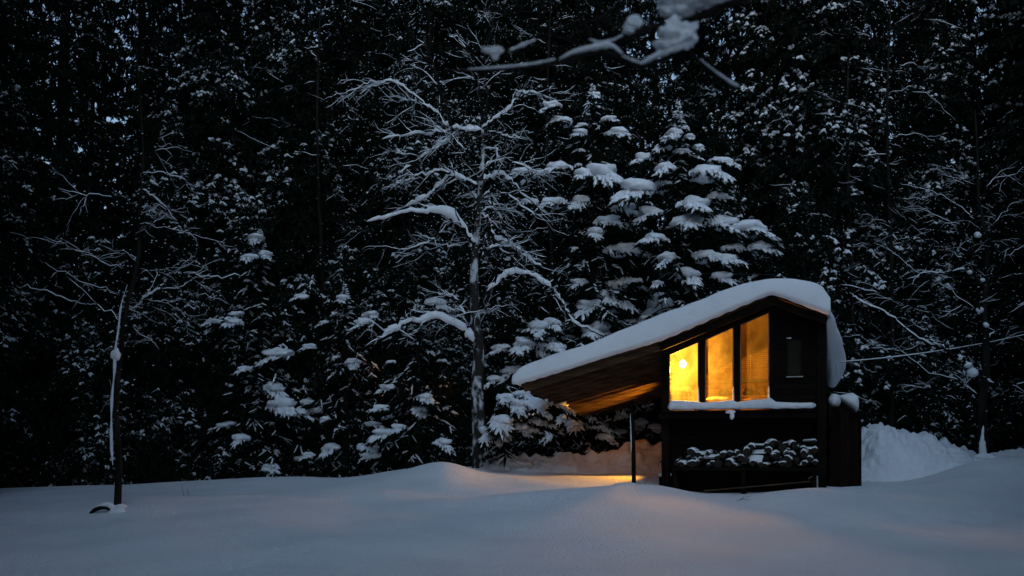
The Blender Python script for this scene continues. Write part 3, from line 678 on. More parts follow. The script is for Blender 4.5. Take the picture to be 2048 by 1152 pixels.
while y > 874:
    px = 1354+(row % 2)*7
    while px < 1630:
        oy = np.interp(px, [p[0] for p in outline], [p[1] for p in outline])
        if y >= oy-2:
            k = lr.randrange(9); q = LC(px+lr.uniform(-3, 3), y+lr.uniform(-4, 3), -.25); v = -.12+lr.uniform(-.05, .04)
            pos = T(q[0], v, q[1]); sc = lr.uniform(.6, 1.2)
            if k in used: lg = copy_thing(protos[k], pos, 0, sc)
            else: lg = protos[k]; used.add(k); lg.location = pos; pass
            if lr.random() < .3 and lg not in protos:
                for ch in [c_ for c_ in lg.children if c_.name.startswith('snow')]: bpy.data.objects.remove(ch)
            lg.rotation_euler = (lr.uniform(-.05, .05), lr.uniform(-.5, .5), -A0+(lr.uniform(-.3, .3) if lr.random() < .8 else lr.uniform(.7, 1.3))); lg.scale = (sc*lr.uniform(.8, 1.35), sc, sc*lr.uniform(.75, 1.1)); cnt += 1
        px += lr.uniform(12.5, 16.5)
    y -= 10.5; row += 1
# leaning plank under rack
mb = MB(); bar(mb, (.9, -.55, .1), (2.9, -.42, .30), .1, .025); o = mb.build('loose_plank', M_rafter, None, smooth=False, loc=(O[0], O[1], CB)); o.rotation_euler = (0, 0, -A0)
tag(o, 'thin dark plank leaning low beneath the firewood rack', 'plank')

# --- porch post, bench block, side shed, valve
q = P(1268, 965, 21.0); zt_ = P(1263, 795, 21.0)
pp = empty('porch_post', (q[0], q[1], G(q[0], q[1])-.1), 'leaning dark round post holding up the porch roof', 'post')
mb = MB(); top = zt_-q; top[2] += .08; tube(mb, smooth_path([(0,0,0), tuple(top*.5+np.array([.01,0,0])), tuple(top)], 4), .045, 10); mb.build('pole', M_beam, pp)
mb = MB(); tube(mb, [tuple(top*f+np.array([-.035,-.028,0])) for f in (.42, .5, .6, .7, .78, .86)], [.003, .010, .013, .009, .008, .003], 7); mb.build('snow', M_snow, pp)
mb = MB(); c = P(1252, 964, 20.7); blob(mb, (0, 0, 0), (.30, .3, .09), 4, 3, .1); o = mb.build('snow_heap', M_snow, None, loc=(c[0], c[1], G(c[0], c[1])+.02)); tag(o, 'small heap of snow at the foot of the leaning porch post', 'snow heap')
c = toworld(*[(LC(1328, 960, .3)[0]), .3, 0]); 
bk = empty('chopping_block', (c[0], c[1], G(c[0], c[1])-.05), 'short dark block with a lamplit snow cap at the cabin corner', 'block', -A0)
z1 = P(0, 953, c[1])[2]-(G(c[0], c[1])-.05)
mb = MB(); box(mb, -.08, .14, -.15, .3, 0, z1); mb.build('block', M_beam, bk, smooth=False, bevel=.01)
mb = MB(); blob(mb, (.02, .07, z1+.035), (.15, .25, .06), 4, 3, .06, flat_bottom=False); mb.build('snow_cap', M_snow, bk)
# wall bracket and faucet-like fitting on the left corner
q = LC(1322, 925, -.02)
vb_ = empty('wall_bracket', T(q[0], .0, q[1]), 'small dark metal bracket with a lever on the cabin corner post', 'bracket', -A0)
mb = MB(); tube(mb, [(.02,0,.0),(-.05,0,0),(-.055,0,-.07)], .012, 6); tube(mb, [(-.02,0,0),(-.06,-.0,.10)], .008, 6); mb.build('lever', M_darkobj, vb_)
mb = MB(); box(mb, .0, .03, -.04, .04, -.09, .05); mb.build('plate', M_darkobj, vb_, smooth=False)

sp = P(1660, 975, 20.9); sr = P(1719, 975, 20.9); ang = -math.radians(5)
shed = empty('side_shed', (sp[0], sp[1], CB-.05), 'narrow brown board shed with a sloping top on the cabin right side', 'shed', ang)
Wd = (sr[0]-sp[0])/math.cos(ang)+.005; zl = P(0, 790, 20.9)[2]-CB+.05; zr_ = P(0, 836, 20.9)[2]-CB+.05
mb = MB(); prism(mb, [(0, -.2), (Wd, -.2), (Wd, zr_-.02), (0, zl-.02)], 0, 1.3); mb.build('wall', M_vsiding, shed, smooth=False)
mb = MB(); prism(mb, [(-.02, zl-.018), (Wd+.03, zr_-.02-.02), (Wd+.03, zr_+.02), (-.02, zl+.02)], -.05, 1.36); mb.build('roof', M_beam, shed, smooth=False)
mb = MB(); box(mb, -.02, .035, -.02, -.001, -.2, zl-.05); box(mb, Wd-.04, Wd+.012, -.02, -.001, -.2, zr_-.06); mb.build('corner_board', M_beam, shed, smooth=False)
mb = MB(); V, Fc = ICO[4]; 
U = np.sign(V)*np.abs(V)**.62; hh = P(0, 792, 20.9)[2]-P(0, 836, 20.9)[2]
x = Wd/2+.03+U[:,0]*(Wd/2-.06); zb = np.interp(x, [0, Wd], [zl, zr_])+.015
z = zb+(U[:,2]*.5+.5)*(zl+.04+.03*wob(V, 3, 1.5)-zb+.02*U[:,0])*np.where(U[:,2] > -1, 1, 1)
mb.add(np.stack([x+.05, .6+U[:,1]*.72, z], 1), Fc); mb.build('snow_cap', M_snow, shed)
# little ledge with snow block between
q = P(1668, 808, 20.3)
nb = empty('side_ledge', (q[0], q[1], q[2]-.1), 'small timber ledge with a wedge of snow beside the right corner post', 'ledge', -A0)
mb = MB(); box(mb, -.12, .12, -.12, .5, .0, .05); box(mb, -.1, -.04, -.1, .4, -.35, -.001); mb.build('board', M_beam, nb, smooth=False)
mb = MB(); blob(mb, (.0, .15, .17), (.13, .28, .15), 6, 3, .12, 1.4); mb.build('snow', M_snow, nb)
mb = MB(); bar(mb, (0, 0, -.02), (0, 0, -1.0), .06, .06); mb.build('stud', M_beam, nb, smooth=False)
# pipe stub at corner base
q = LC(1628, 955, -.15)
vf = empty('tap', T(q[0], -.16, q[1]), 'small pale metal tap low by the right corner post', 'tap', -A0)
mb = MB(); tube(mb, [(.06,0,-.22),(.06,0,.03)], .016, 8); tube(mb, [(.06,0,0),(-.08,0,0),(-.10,-.0,-.03)], .012, 8); mb.build('pipe', noise_mat('pale_metal', (.3,.3,.3), (.4,.4,.4), 5, .4), vf)
mb = MB(); blob(mb, (.06, 0, -.26), (.04, .04, .035), 2, 2); blob(mb, (.0, 0, .02), (.06, .025, .015), 3, 2); mb.build('snow', M_snow, vf)

# cable with snow, wires
def cable(name, a, b, sag, r, label, snow=True):
    a = np.array(a); b = np.array(b); t = np.linspace(0, 1, 60)[:, None]; p = a+(b-a)*t; p[:, 2] -= sag*4*(t*(1-t))[:, 0]
    root = empty(name, tuple(a), label, 'cable'); mb = MB(); tube(mb, p-a, r, 6); mb.build('line', M_cable, root)
    if snow:
        mb = MB(); q = p-a; q = q+np.array([0, 0, r*1.1]); w = 1+.35*wob(q, 4, 6); tube(mb, q, np.maximum(r*1.25*w, .004), 7, flat=1.0); mb.build('snow', M_snow, root)
cable('snowy_cable', P(1672, 725, 22.0), P(2110, 655, 25.0), .12, .010, 'taut snow-covered cable running from the cabin roof to the right')
cable('utility_wire', P(1330, 545, 27.2), P(2200, 552, 27.2), .05, .006, 'upper thin dark wire strung level above the cabin roof', False)
cable('utility_wire', P(1330, 557, 27.4), P(2200, 566, 27.4), .05, .006, 'lower thin dark wire strung level above the cabin roof', False)

# ------------------------------------------------------------------ conifers
def conifer(seed, H, R, zb, nb, droop=.55, spray=.30, fl=.30, snow=.5, sr=.035, bl=.05, pw=.75, fpl=6, dust=7000, patch=.0):
    r = np.random.RandomState(seed)
    root = empty('spruce_tree', (0, -60, 0), 'conifer', 'tree')
    mb = MB(); zz = np.linspace(-.3, H, 14); wobx = .12*np.sin(zz*.5+seed)
    tube(mb, np.stack([wobx, .1*np.cos(zz*.4+seed), zz], 1), np.interp(zz, [0, H], [.17+H*.004, .02]), 9)
    fo = MB(); sn = MB(); FA, FB, SA, SB, SR = [], [], [], [], []
    for i in range(nb):
        z = zb+(H-zb)*(((i+.5)/nb)**1.15); az = i*2.39996+r.uniform(-.3, .3)
        L = R*max(.04, (1-(z-zb)/(H-zb+.3)))**pw*r.uniform(.7, 1.12)+.15
        dr = droop*r.uniform(.7, 1.2); ux, uy = math.cos(az), math.sin(az)
        m = max(3, int(L/.35)); s = np.linspace(0, 1, m+1)
        pz = z+L*(.18*s-dr*s*s); pts = np.stack([ux*L*s, uy*L*s, pz], 1)+np.array([.12*math.sin(z*.5+seed), .1*math.cos(z*.4+seed), 0])
        tube(mb, pts, np.linspace(.03, .006, m+1), 4, cap=False)
        bough_snow = snow*(1 if r.rand() > patch else .12)
        ns = max(3, int(L/spray*2))
        for k in range(ns):
            q = .22+.8*(k+r.rand()*.6)/ns
            if q > 1.02: q = 1.0
            c = np.array([np.interp(q, s, pts[:, a]) for a in range(3)])
            side = (-1)**k; lat = spray*1.25*(1.15-q*.75)*side*r.uniform(.3, 1.3)
            c = c+np.array([-uy*lat, ux*lat, -abs(lat)*.35+r.uniform(-.04, .04)])
            K = fpl; aa = az+side*.35+np.linspace(-1.5, 1.5, K)+r.uniform(-.25, .25, K)
            ll = fl*r.uniform(.55, 1.15, K); dn = r.uniform(.25, .95, K)
            e = c+np.stack([np.cos(aa)*ll, np.sin(aa)*ll, -ll*dn], 1)
            a0 = np.repeat(c[None], K, 0)+r.normal(0, .03, (K, 3))
            FA.append(a0); FB.append(e)
            FA.append(a0+np.array([0,0,-.05])); FB.append(e+np.stack([r.normal(0,.06,K), r.normal(0,.06,K), -r.uniform(.05,.25,K)], 1))
            nf = math.sin(c[0]*2.1+seed)*math.sin(c[1]*2.3+1.3*seed)+math.sin(c[2]*1.7+c[0]*.9+seed)*.9+.5*math.sin(c[2]*5.1+c[1]*4)
            if r.rand() < bough_snow*(1.0+nf*1.9):
                kk_ = r.rand(K) < .62
                off = np.array([0, 0, sr*.8])
                SA.append((a0+off)[kk_]); SB.append((a0+(e-a0)*r.uniform(.30, .95, (K, 1))+off+r.normal(0, .025, (K, 3)))[kk_]); SR.append((sr*r.uniform(.35, 1.0, K)**1.5*1.5)[kk_])
    mb.build('trunk', M_bark, root)
    FA = np.concatenate(FA); FB = np.concatenate(FB); blades(fo, FA, FB, np.full(len(FA), bl)*r.uniform(.7, 1.3, len(FA)))
    fo.build('crown', M_needle, root, smooth=False)
    spindles(sn, np.concatenate(SA), np.concatenate(SB), np.concatenate(SR))
    nv_ = np.sin(FB[:,0]*2.1+seed)*np.sin(FB[:,1]*2.3+1.3*seed)+np.sin(FB[:,2]*1.7+FB[:,0]*.9+seed)*.9+r.normal(0, .5, len(FB))
    ok_ = np.nonzero(nv_ > .1)[0]; ix = ok_[r.randint(0, len(ok_), dust)]; c = FB[ix]*.6+FA[ix]*.4+r.normal(0, .05, (dust, 3)); rd = r.uniform(.005, .016, dust)
    spindles(sn, c-r.normal(0, 1, (dust, 3))*rd[:, None], c+r.normal(0, 1, (dust, 3))*rd[:, None]*1.3, rd); sn.build('snow', M_tsnow, root)
    return root
PR = {
 'fine':  conifer(1, 24, 3.0, 1.0, 250, .5, .26, .20, .22, .020, .034, patch=.35),
 'fine2': conifer(2, 27, 3.2, 2.0, 250, .6, .28, .22, .24, .021, .036, patch=.4),
 'tuft':  conifer(3, 23, 2.3, .6, 270, .7, .24, .17, .60, .042, .036, patch=.35, fpl=7),
 'tuft2': conifer(4, 20, 2.1, .4, 260, .8, .24, .16, .65, .045, .036, patch=.3, fpl=7),
 'low':   conifer(5, 13, 2.5, .3, 230, .75, .26, .21, .45, .034, .036, patch=.35, fpl=7),
 'low2':  conifer(6, 9, 2.1, .2, 200, .8, .26, .22, .52, .036, .036, patch=.3, fpl=7),
 'dim':   conifer(9, 26, 3.0, 1.5, 230, .55, .28, .22, .085, .020, .034, patch=.5, dust=2500),
 'bare':  conifer(8, 27, 2.8, 5.0, 110, .3, .5, .22, .12, .018, .03, fpl=4, patch=.5),
}
used_p = set(); fr_ = random.Random(21)
def plant(kind, px, d, label, group, sc=1.0, rot=None):
    x = (px-1024)/F*d; z = G(x, d)-.1; rt = fr_.uniform(0, 6.28) if rot is None else rot
    if kind in used_p: t = copy_thing(PR[kind], (x, d, z), rt, sc, label, group)
    else:
        t = PR[kind]; used_p.add(kind); t.location = (x, d, z); t.rotation_euler = (0, 0, rt); t.scale = (sc,)*3; t['label'] = label; t['group'] = group
    return t
LB = [(-9999, 330, 'dark conifer in the forest wall behind the thin leaning bare tree', 'conifers behind the thin leaning bare tree'),
      (330, 900, 'snow-dusted conifer in the forest wall between the two nearest bare trees', 'conifers between the two nearest bare trees'),
      (900, 1560, 'dark conifer rising behind the snow-laden firs and the cabin roof', 'conifers behind the snow-laden firs'),
      (1560, 1800, 'tall conifer tufted with snow rising just right of the cabin roof peak', 'snow-tufted conifers right of the cabin roof peak'),
      (1800, 9999, 'dark conifer behind the spreading bare tree at the right', 'conifers behind the spreading bare tree')]
def forest(kind, px, d, sc=1.0):
    if kind.startswith('fine') and (px < 420 or px > 1860): kind = 'dim'  # sparser snow on the outer trees stands in for deeper shade there
    for a, b, l, g_ in LB:
        if a <= px < b: return plant(kind, px, d, l, g_, sc)
# front row
for kind, px, d, sc in [('low',20,28,.9),('fine',-90,27.5,1),('fine2',130,29.5,1),('low2',190,27.8,.8),('low',330,28,.85),('tuft',430,29.5,.9),('low2',500,27.6,.9),
    ('low',600,28.4,1),('low2',690,27.6,.75),('low',800,27.8,.9),('low2',880,27.5,.7),('fine',720,30.5,1),('fine2',860,30,1),('fine',960,31,.95),('low',960,28.6,.8),
    ('fine2',1080,32,1),('fine',1200,31,1),('tuft',1500,29.5,.95),('tuft2',1590,28.6,1.05),('tuft',1680,28,1),('low2',1600,27.5,.9),('low',1720,29,.8),('fine',1800,30.5,1),('tuft2',1880,29.5,.9),
    ('low2',1820,28,.75),('low',1990,29.5,.8),('tuft',2030,30,1),('fine',2120,28,1),('tuft2',560,31,1),('fine2',290,31.5,1),('low2',1010,27.6,.55),('low2',1150,27.8,.5),('low2',1260,27.6,.5),('low2',1890,28.3,.6),('low',1420,28.5,.8)]:
    forest(kind, px, d, sc)
# second rows
def gap(px, w):
    w *= .55
    return any(abs(px-g_) < w for g_ in (240, 455, 1095, 1425, 1700, 1765, 1900))
for i in range(17):
    px = -60+i*135+fr_.uniform(-30, 30)
    if gap(px, 34): continue
    forest(fr_.choice(['fine', 'fine2', 'fine', 'tuft', 'fine2']), px, fr_.uniform(34, 37), fr_.uniform(.9, 1.05))
for i in range(19):
    px = -80+i*122+fr_.uniform(-30, 30)
    if gap(px, 40): continue
    forest(fr_.choice(['fine', 'fine2', 'low', 'bare', 'fine2']), px, fr_.uniform(41, 46), fr_.uniform(.9, 1.1))
for i in range(26):
    px = -40+i*85+fr_.uniform(-20, 20); forest('low' if gap(px, 75) else fr_.choice(['low', 'low', 'fine']), px, fr_.uniform(50, 58), fr_.uniform(1., 1.2))
for k_, x_, y_ in (('fine2',-10.2, 9), ('fine2',-11.2, 13), ('fine2',-12.6, 17.5), ('low',-8.0, 4.5), ('fine2',-14, 22), ('low',10.4, 9), ('low',11.6, 13), ('low2',13, 17.5), ('low',8.2, 4.5), ('fine2',-7.2, -1), ('fine2',-12, 2),
    ('fine2',-10, -4), ('fine2',-15, -2), ('low',7.4, .5), ('low',11.5, 3), ('low',10, -3), ('fine2',-7.2, -7), ('low',6.6,-4.5), ('fine2',-17,6), ('low',14.5,7), ('low',1.4,-3.9), ('fine2',-16,-8), ('fine2',-9.2,6.5), ('fine2',-10,11), ('fine2',-5.6,-4), ('fine2',-4.6,-8), ('fine2',-10,-9), ('low',10,11), ('low',8.9,7), ('fine2',9,-7), ('fine2',-13,14)):
    t = plant(k_, 0, 10, 'unseen conifer added outside the frame to shade the clearing' , 'unseen conifers added to shade the clearing'); t.location = (x_, y_, -.1)  # off-frame trees put in to darken the clearing's sides and the near branch
# unseen edge trees added just outside the frame to shade the clearing
for px, d in ((-420, 22), (-620, 17), (-1100, 13), (-260, 25.5), (2400, 24), (2560, 19), (2300, 27)):
    forest('fine2', px, d, 1.0)

# ------------------------------------------------------------------ snow-laden firs with heavy boughs
def fir(name, px, base_y, top_y, d, pads, label, seed, extra=0, group=None, R=1.7, tip=True):
    r = np.random.RandomState(seed); b = P(px, base_y, d); b[2] = G(b[0], d)-.1; top = P(px, top_y, d)
    root = empty(name, tuple(b), label, 'tree'); H = top[2]-b[2]
    tr = MB(); tube(tr, [(0, 0, 0), (.02, 0, H*.5), (0, 0, H)], [.13, .07, .012], 8)
    fo = MB(); sn = MB()
    FA, FB, SA, SB, SR = [], [], [], [], []
    def pad(c, w, az, heavy=1.0):
        """c: top of pad (local), w width in m, az: direction of the bough"""
        u = np.array([math.cos(az), math.sin(az), 0]); s = np.array([-u[1], u[0], 0])
        start = np.array([0, 0, min(H*.97, c[2]+.15*np.linalg.norm(c[:2]))])
        tube(tr, smooth_path([start, (start+c)/2+np.array([0, 0, .06]), c-np.array([0, 0, .03])], 4), np.linspace(.028, .01, 9), 5, cap=False)
        w *= r.uniform(.95, 1.5); dpf = r.uniform(.7, 1.7); rl = r.uniform(-.35, .35); n = int(84*heavy*max(.55, w/.6)); 
        for i in range(n):
            q = r.rand(); along = (q-.35)*w*.95; hw = w*.42*math.sqrt(max(.05, 1-(q*1.02)**2.2)); lat = r.uniform(-1, 1)*hw
            z0 = dpf*(-.30*w*max(0, q-.1)**1.5*1.6-.55*lat*lat/w)+rl*lat
            a = c+u*along+s*lat*.55+np.array([0, 0, z0*.7+r.uniform(-.02, .02)])
            ln = w*r.uniform(.13, .27)*(1.1 if q > .5 else .8); dirv = u*(.5+.6*q)+s*np.sign(lat)*r.uniform(.2, 1.1)*min(1, abs(lat)/hw+.3); dirv = dirv/np.linalg.norm(dirv)
            e = a+dirv*ln+np.array([0, 0, -ln*r.uniform(.45, 1.15)])
            SA.append(a); SB.append(e); SR.append(w*r.uniform(.035, .075)*heavy)
            for _ in range(4):
                o = r.normal(0, .035, 3); o[2] = -abs(o[2])-.03; FA.append(a+o); FB.append(e+dirv*ln*r.uniform(0, .35)+np.array([r.normal(0, .03), r.normal(0, .03), -r.uniform(.0, .13)]))
        blob(sn, c+u*w*.02+np.array([0, 0, -.10*w]), (w*.44, w*.34, w*.17), r.randint(9999), 3, .38, 2.6, az)
    for p in pads:
        x, y, w = p[:3]; q = P(x, y, d-(p[3] if len(p) > 3 else r.uniform(.3, 1.1))); c = q-b; wm = w/F*d
        az = math.atan2(c[1], c[0]); pad(c, wm, az)
    for i in range(extra):
        h = r.uniform(.08, .93)**1.0*H; L = R*(1-h/H)**.8*r.uniform(.55, 1.05)+.12; az = r.uniform(0, 2*math.pi)
        pad(np.array([math.cos(az)*L, math.sin(az)*L, h]), r.uniform(.3, .62)*(.4+.6*(1-h/H)), az, r.uniform(.6, 1))
    # inner dark boughs
    for i in range(int(90*H/8)):
        h = r.uniform(.04, .97)*H; L = R*(1-h/H)**.8*r.uniform(.5, 1.15)+.08; az = r.uniform(0, 6.283); u = np.array([math.cos(az), math.sin(az), 0])
        st = np.array([0, 0, h]); en = u*L+np.array([0, 0, h-.35*L]); tube(tr, [st, (st+en)/2+np.array([0, 0, .06]), en], [.02, .013, .005], 4, cap=False)
        for k in range(int(14+L*26)):
            q = r.uniform(.15, 1); a = st+(en-st)*q+np.array([0, 0, .06*4*q*(1-q)]); aa = az+r.uniform(-1.6, 1.6); ln = r.uniform(.12, .32)
            FA.append(a); FB.append(a+np.array([math.cos(aa)*ln, math.sin(aa)*ln, -ln*r.uniform(.2, 1.1)]))
            if r.rand() < .13: SA.append(a+np.array([0, 0, .02])); SB.append(FB[-1]+np.array([0, 0, .03])); SR.append(r.uniform(.015, .032))
    if tip:
        for i in range(90):
            h = H-abs(r.normal(0, .42))-.02; L = (H-h)*.34+.05; az = r.uniform(0, 6.283); a = np.array([0, 0, h]); e = a+np.array([math.cos(az)*L, math.sin(az)*L, .08-.5*L])
            SA.append(a+(e-a)*.25); SB.append(e); SR.append(.022+.03*r.rand()*(H-h)); FA.append(a); FB.append(e-np.array([0, 0, .03]))
        SA.append(np.array([0, 0, H-.2])); SB.append(np.array([0, 0, H+.05])); SR.append(.02)
    tr.build('trunk', M_bark, root)
    blades(fo, np.array(FA), np.array(FB), np.random.RandomState(1).uniform(.018, .035, len(FA))); fo.build('crown', M_needle, root, smooth=False)
    spindles(sn, np.array(SA), np.array(SB), np.array(SR), zflat=.75); sn.build('snow', M_tsnow, root)
    return root
fir('fir_tree', 1356, 930, 205, 25.6, [(1290,310,46),(1330,330,40),(1364,302,36),(1440,317,46),(1412,340,62),(1276,366,62),(1310,368,52),(1385,400,64),(1434,390,48),(1302,418,60),(1373,436,60),(1440,438,58),
    (1496,450,60),(1518,488,52),(1312,472,50),(1412,506,66),(1450,512,50),(1466,492,52),(1374,543,60),(1440,548,40),(1335,510,40),(1350,262,28),(1332,275,26),(1378,272,28),(1325,292,30),(1395,292,28)],
    'tallest snow-laden fir with a pointed tip and drooping white boughs', 41, 16, R=2.0)
fir('fir_tree', 1185, 930, 170, 26.4, [(1204,336,64),(1168,344,46),(1162,395,54),(1212,436,60),(1190,460,44),(1244,492,66),(1126,238,34),(1160,262,40),(1232,260,46),(1105,207,28),(1190,188,30),(1215,235,28),(1110,400,46),(1085,345,44),(1120,330,50),(1050,340,40),(1060,400,40),(1245,410,40)],
    'snow-laden fir just left of the pointed-tip fir, thinner at its top', 42, 14, R=1.9)
fir('fir_tree', 1205, 930, 520, 27.2, [(1248,562,56),(1184,604,54),(1240,608,58),(1215,585,40),(1160,560,40),(1270,640,44),(1195,650,50),(1150,640,40)],
    'shorter fir heaped with snow between the bare tree and the cabin roof', 43, 10, R=1.3)
fir('fir_tree', 1075, 930, 600, 26.4, [(1073,648,56),(1100,640,46),(1050,680,44),(1003,692,44),(993,755,44),(1085,690,44),(1030,735,40),(1110,690,40)],
    'snowy fir close on the right side of the dark bare trunk', 44, 10, R=1.2, tip=False)
fir('fir_bush', 1010, 930, 760, 24.3, [(1003,835,58),(985,855,44),(1030,800,44),(1068,805,46),(1045,785,40),(1075,840,40),(1010,790,40),(1000,870,40),(1040,850,44),(1110,800,40)],
    'low evergreen bush smothered in snow at the foot of the bare trunk', 45, 8, R=.9, tip=False)
fir('fir_bush', 1150, 930, 790, 26.6, [(1149,842,44),(1113,858,44),(1192,846,40),(1170,820,36),(1130,830,36),(1210,870,30)],
    'low evergreen bush with snow under the tip of the porch roof', 46, 8, R=.9, tip=False)
fir('fir_bush', 1285, 930, 790, 27.0, [(1280,840,30),(1250,820,30),(1310,850,30),(1240,860,28)], 'dim evergreen bush with flecks of snow behind the porch post', 47, 10, R=.8, tip=False)
# left-hand snowy understorey boughs
fir('fir_tree', 520, 950, 460, 26.6, [(512,470,44,.4),(500,510,36),(530,505,30),(545,770,50),(560,800,44),(470,640,40),(540,930,40,.8),(430,640,36),(490,735,36),(600,820,40)],
    'drooping snowy spruce left of centre, hung with ragged white sprays', 48, 12, R=1.6)
fir('fir_tree', 690, 950, 570, 26.4, [(685,590,34),(740,625,38),(605,590,34),(560,700,40),(705,720,40),(735,890,40,1.0),(660,890,36,.9),(620,690,30)],
    'small ragged spruce with white sprays in the middle of the left forest edge', 49, 10, R=1.5)
fir('fir_tree', 835, 950, 600, 25.4, [(850,790,42),(838,815,50),(800,850,32),(885,880,36),(870,600,40),(770,860,36),(730,640,34)],
    'small drooping spruce with one bright white bough left of the dark bare trunk', 50, 8, R=1.3)
# rounded snow-capped stump of a young tree seen over the porch roof
q = P(1320, 700, 27.5); sx = empty('capped_fir', (q[0], q[1], G(q[0], q[1])), 'young evergreen with one big rounded snow cap showing over the porch roof', 'tree')
hh = P(0, 600, 27.5)[2]-G(q[0], q[1])
mb = MB(); tube(mb, [(0, 0, -.2), (0, 0, hh-.3)], [.09, .04], 8); mb.build('trunk', M_bark, sx)
R_ = np.random.RandomState(8); N = 1500; az = R_.uniform(0, 6.28, N); hz_ = R_.uniform(.3, hh-.2, N); Ln = (hh+.3-hz_)*.25*R_.uniform(.3, 1, N)
A_ = np.stack([np.cos(az)*Ln, np.sin(az)*Ln, hz_], 1); mb = MB(); blades(mb, A_, A_*[1.25, 1.25, 1]+[0, 0, -.15], np.full(N, .04)); mb.build('crown', M_needle, sx, smooth=False)
mb = MB(); blob(mb, (0, 0, hh-.12), (.36, .32, .34), 4, 3, .12, 1.5); blob(mb, (-.18, 0, hh-.45), (.34, .3, .25), 6, 3, .12); mb.build('snow', M_tsnow, sx)

# ------------------------------------------------------------------ bare trees
def bare_tree(name, trunk, branches, d, label, seed, r0, twigs=10, m=M_bark, snow_r=1.0, sub=2, yaw=1.0, dots=0, base_extra=.3, tmat=None):
    """trunk/branches: pixel polylines [(px,py,dy)...] ; dy = metres nearer/farther"""
    r = np.random.RandomState(seed); b0 = P(trunk[0][0], trunk[0][1], d); root = empty(name, tuple(b0), label, 'tree')
    tk = MB(); br = MB(); sn = MB()
    def W3(pl): return np.array([P(p[0], p[1], d+(p[2] if len(p) > 2 else 0))-b0 for p in pl])
    tp = smooth_path(W3(trunk), 5); tp = np.vstack([tp[0]-[0, 0, base_extra], tp]); L = np.linspace(0, 1, len(tp))
    tube(tk, tp, r0*(1-L*.85), 12)
    all_tw = []
    def snow_on(pts, rad, dens=1.0, thick=1.0):
        """ridge of snow lying on the upper side"""
        pts = np.asarray(pts); T_ = np.gradient(pts, axis=0); sl = np.abs(T_[:, 2])/(np.linalg.norm(T_, axis=1)+1e-9)
        n_ = wob(pts*3, r.randint(9999), 1.3)
        w = np.clip((1.02-sl)*2.0, 0, 1)*np.clip(.72+n_*.75*1.0, 0, 1.3)*dens
        run = []
        for i in range(len(pts)+1):
            if i < len(pts) and w[i] > .18: run.append(i)
            else:
                if len(run) > 1:
                    rr = np.array([rad[j]*.75+thick*(.007+.015*min(1, rad[j]/.03))*w[j]*(1+.3*n_[j]) for j in run]); rr[0] *= .35; rr[-1] *= .35
                    pp_ = pts[run]+np.stack([np.zeros(len(run)), np.zeros(len(run)), np.array([rad[j]*.6 for j in run])+rr*.55], 1)
                    tube(sn, pp_, rr, 6)
                run = []
    def grow(p, dv, ln, rad, lev):
        n = max(4, int(ln/.12)); pts = [p]; dv = dv/np.linalg.norm(dv)
        for i in range(n):
            dv = dv+r.normal(0, .21, 3)+np.array([0, 0, -.035 if lev else .0]); dv /= np.linalg.norm(dv); pts.append(pts[-1]+dv*ln/n)
        pts = np.array(pts); rr = np.linspace(rad, rad*.3, n+1); tube(br, pts, rr, 4 if rad < .012 else 5, cap=False)
        snow_on(pts, rr, .85*snow_r, .55 if rad < .012 else .8)
        if lev < sub:
            for k in range(r.randint(2, 5)):
                j = r.randint(1, n+1); d2 = dv*.8+r.normal(0, .55, 3); d2[1] *= yaw; grow(pts[j], d2, ln*r.uniform(.35, .65), rr[j]*.65, lev+1)
    for bi in branches:
        pl, rad = bi[0], bi[1]*(1.25 if seed == 61 else 1); th = bi[2] if len(bi) > 2 else 1.0
        pts = W3(pl); 
        ph = r.uniform(0, 6.28); amt = .25 if len(pl[0]) < 3 else 0
        dd = np.linspace(0, 1, len(pts)); pts[:, 1] += (math.sin(ph)*dd*.9)*(1 if amt else 0)
        pts = smooth_path(pts, 6); pts[1:-1] += r.normal(0, .022, (len(pts)-2, 3))
        rr = np.linspace(rad, rad*.35, len(pts)); tube(br, pts, rr, 7, cap=True); snow_on(pts, rr, th*snow_r, 1.0*th)
        for k in range(twigs):
            j = r.randint(len(pts)//4, len(pts)); t_ = pts[min(j+1, len(pts)-1)]-pts[max(j-1, 0)]; t_ /= np.linalg.norm(t_)+1e-9
            dv = t_*.8+r.normal(0, .55, 3); dv[1] *= yaw; grow(pts[j], dv, r.uniform(.35, 1.0)*min(1, rad/.03+.4), rr[j]*.5+.002, 1)
    if dots:
        N = dots; w_ = W3([(p[0][i][0], p[0][i][1]) for p in branches for i in range(len(p[0]))]); c = w_[r.randint(0, len(w_), N)]+r.normal(0, .42, (N, 3)); rd = r.uniform(.005, .014, N)
        a = c-np.stack([rd, rd*0, rd*0], 1)*1.5; spindles(sn, a, c+np.stack([rd, rd*0, rd*0], 1)*1.5, rd)
        e = c+r.normal(0, .09, (N, 3)); blades(br, c-[0, 0, .012], e, np.full(N, .004))
    tk.build('trunk', m, root); br.build('branches', tmat or M_twig, root); sn.build('snow', M_tsnow, root)
    return root, b0
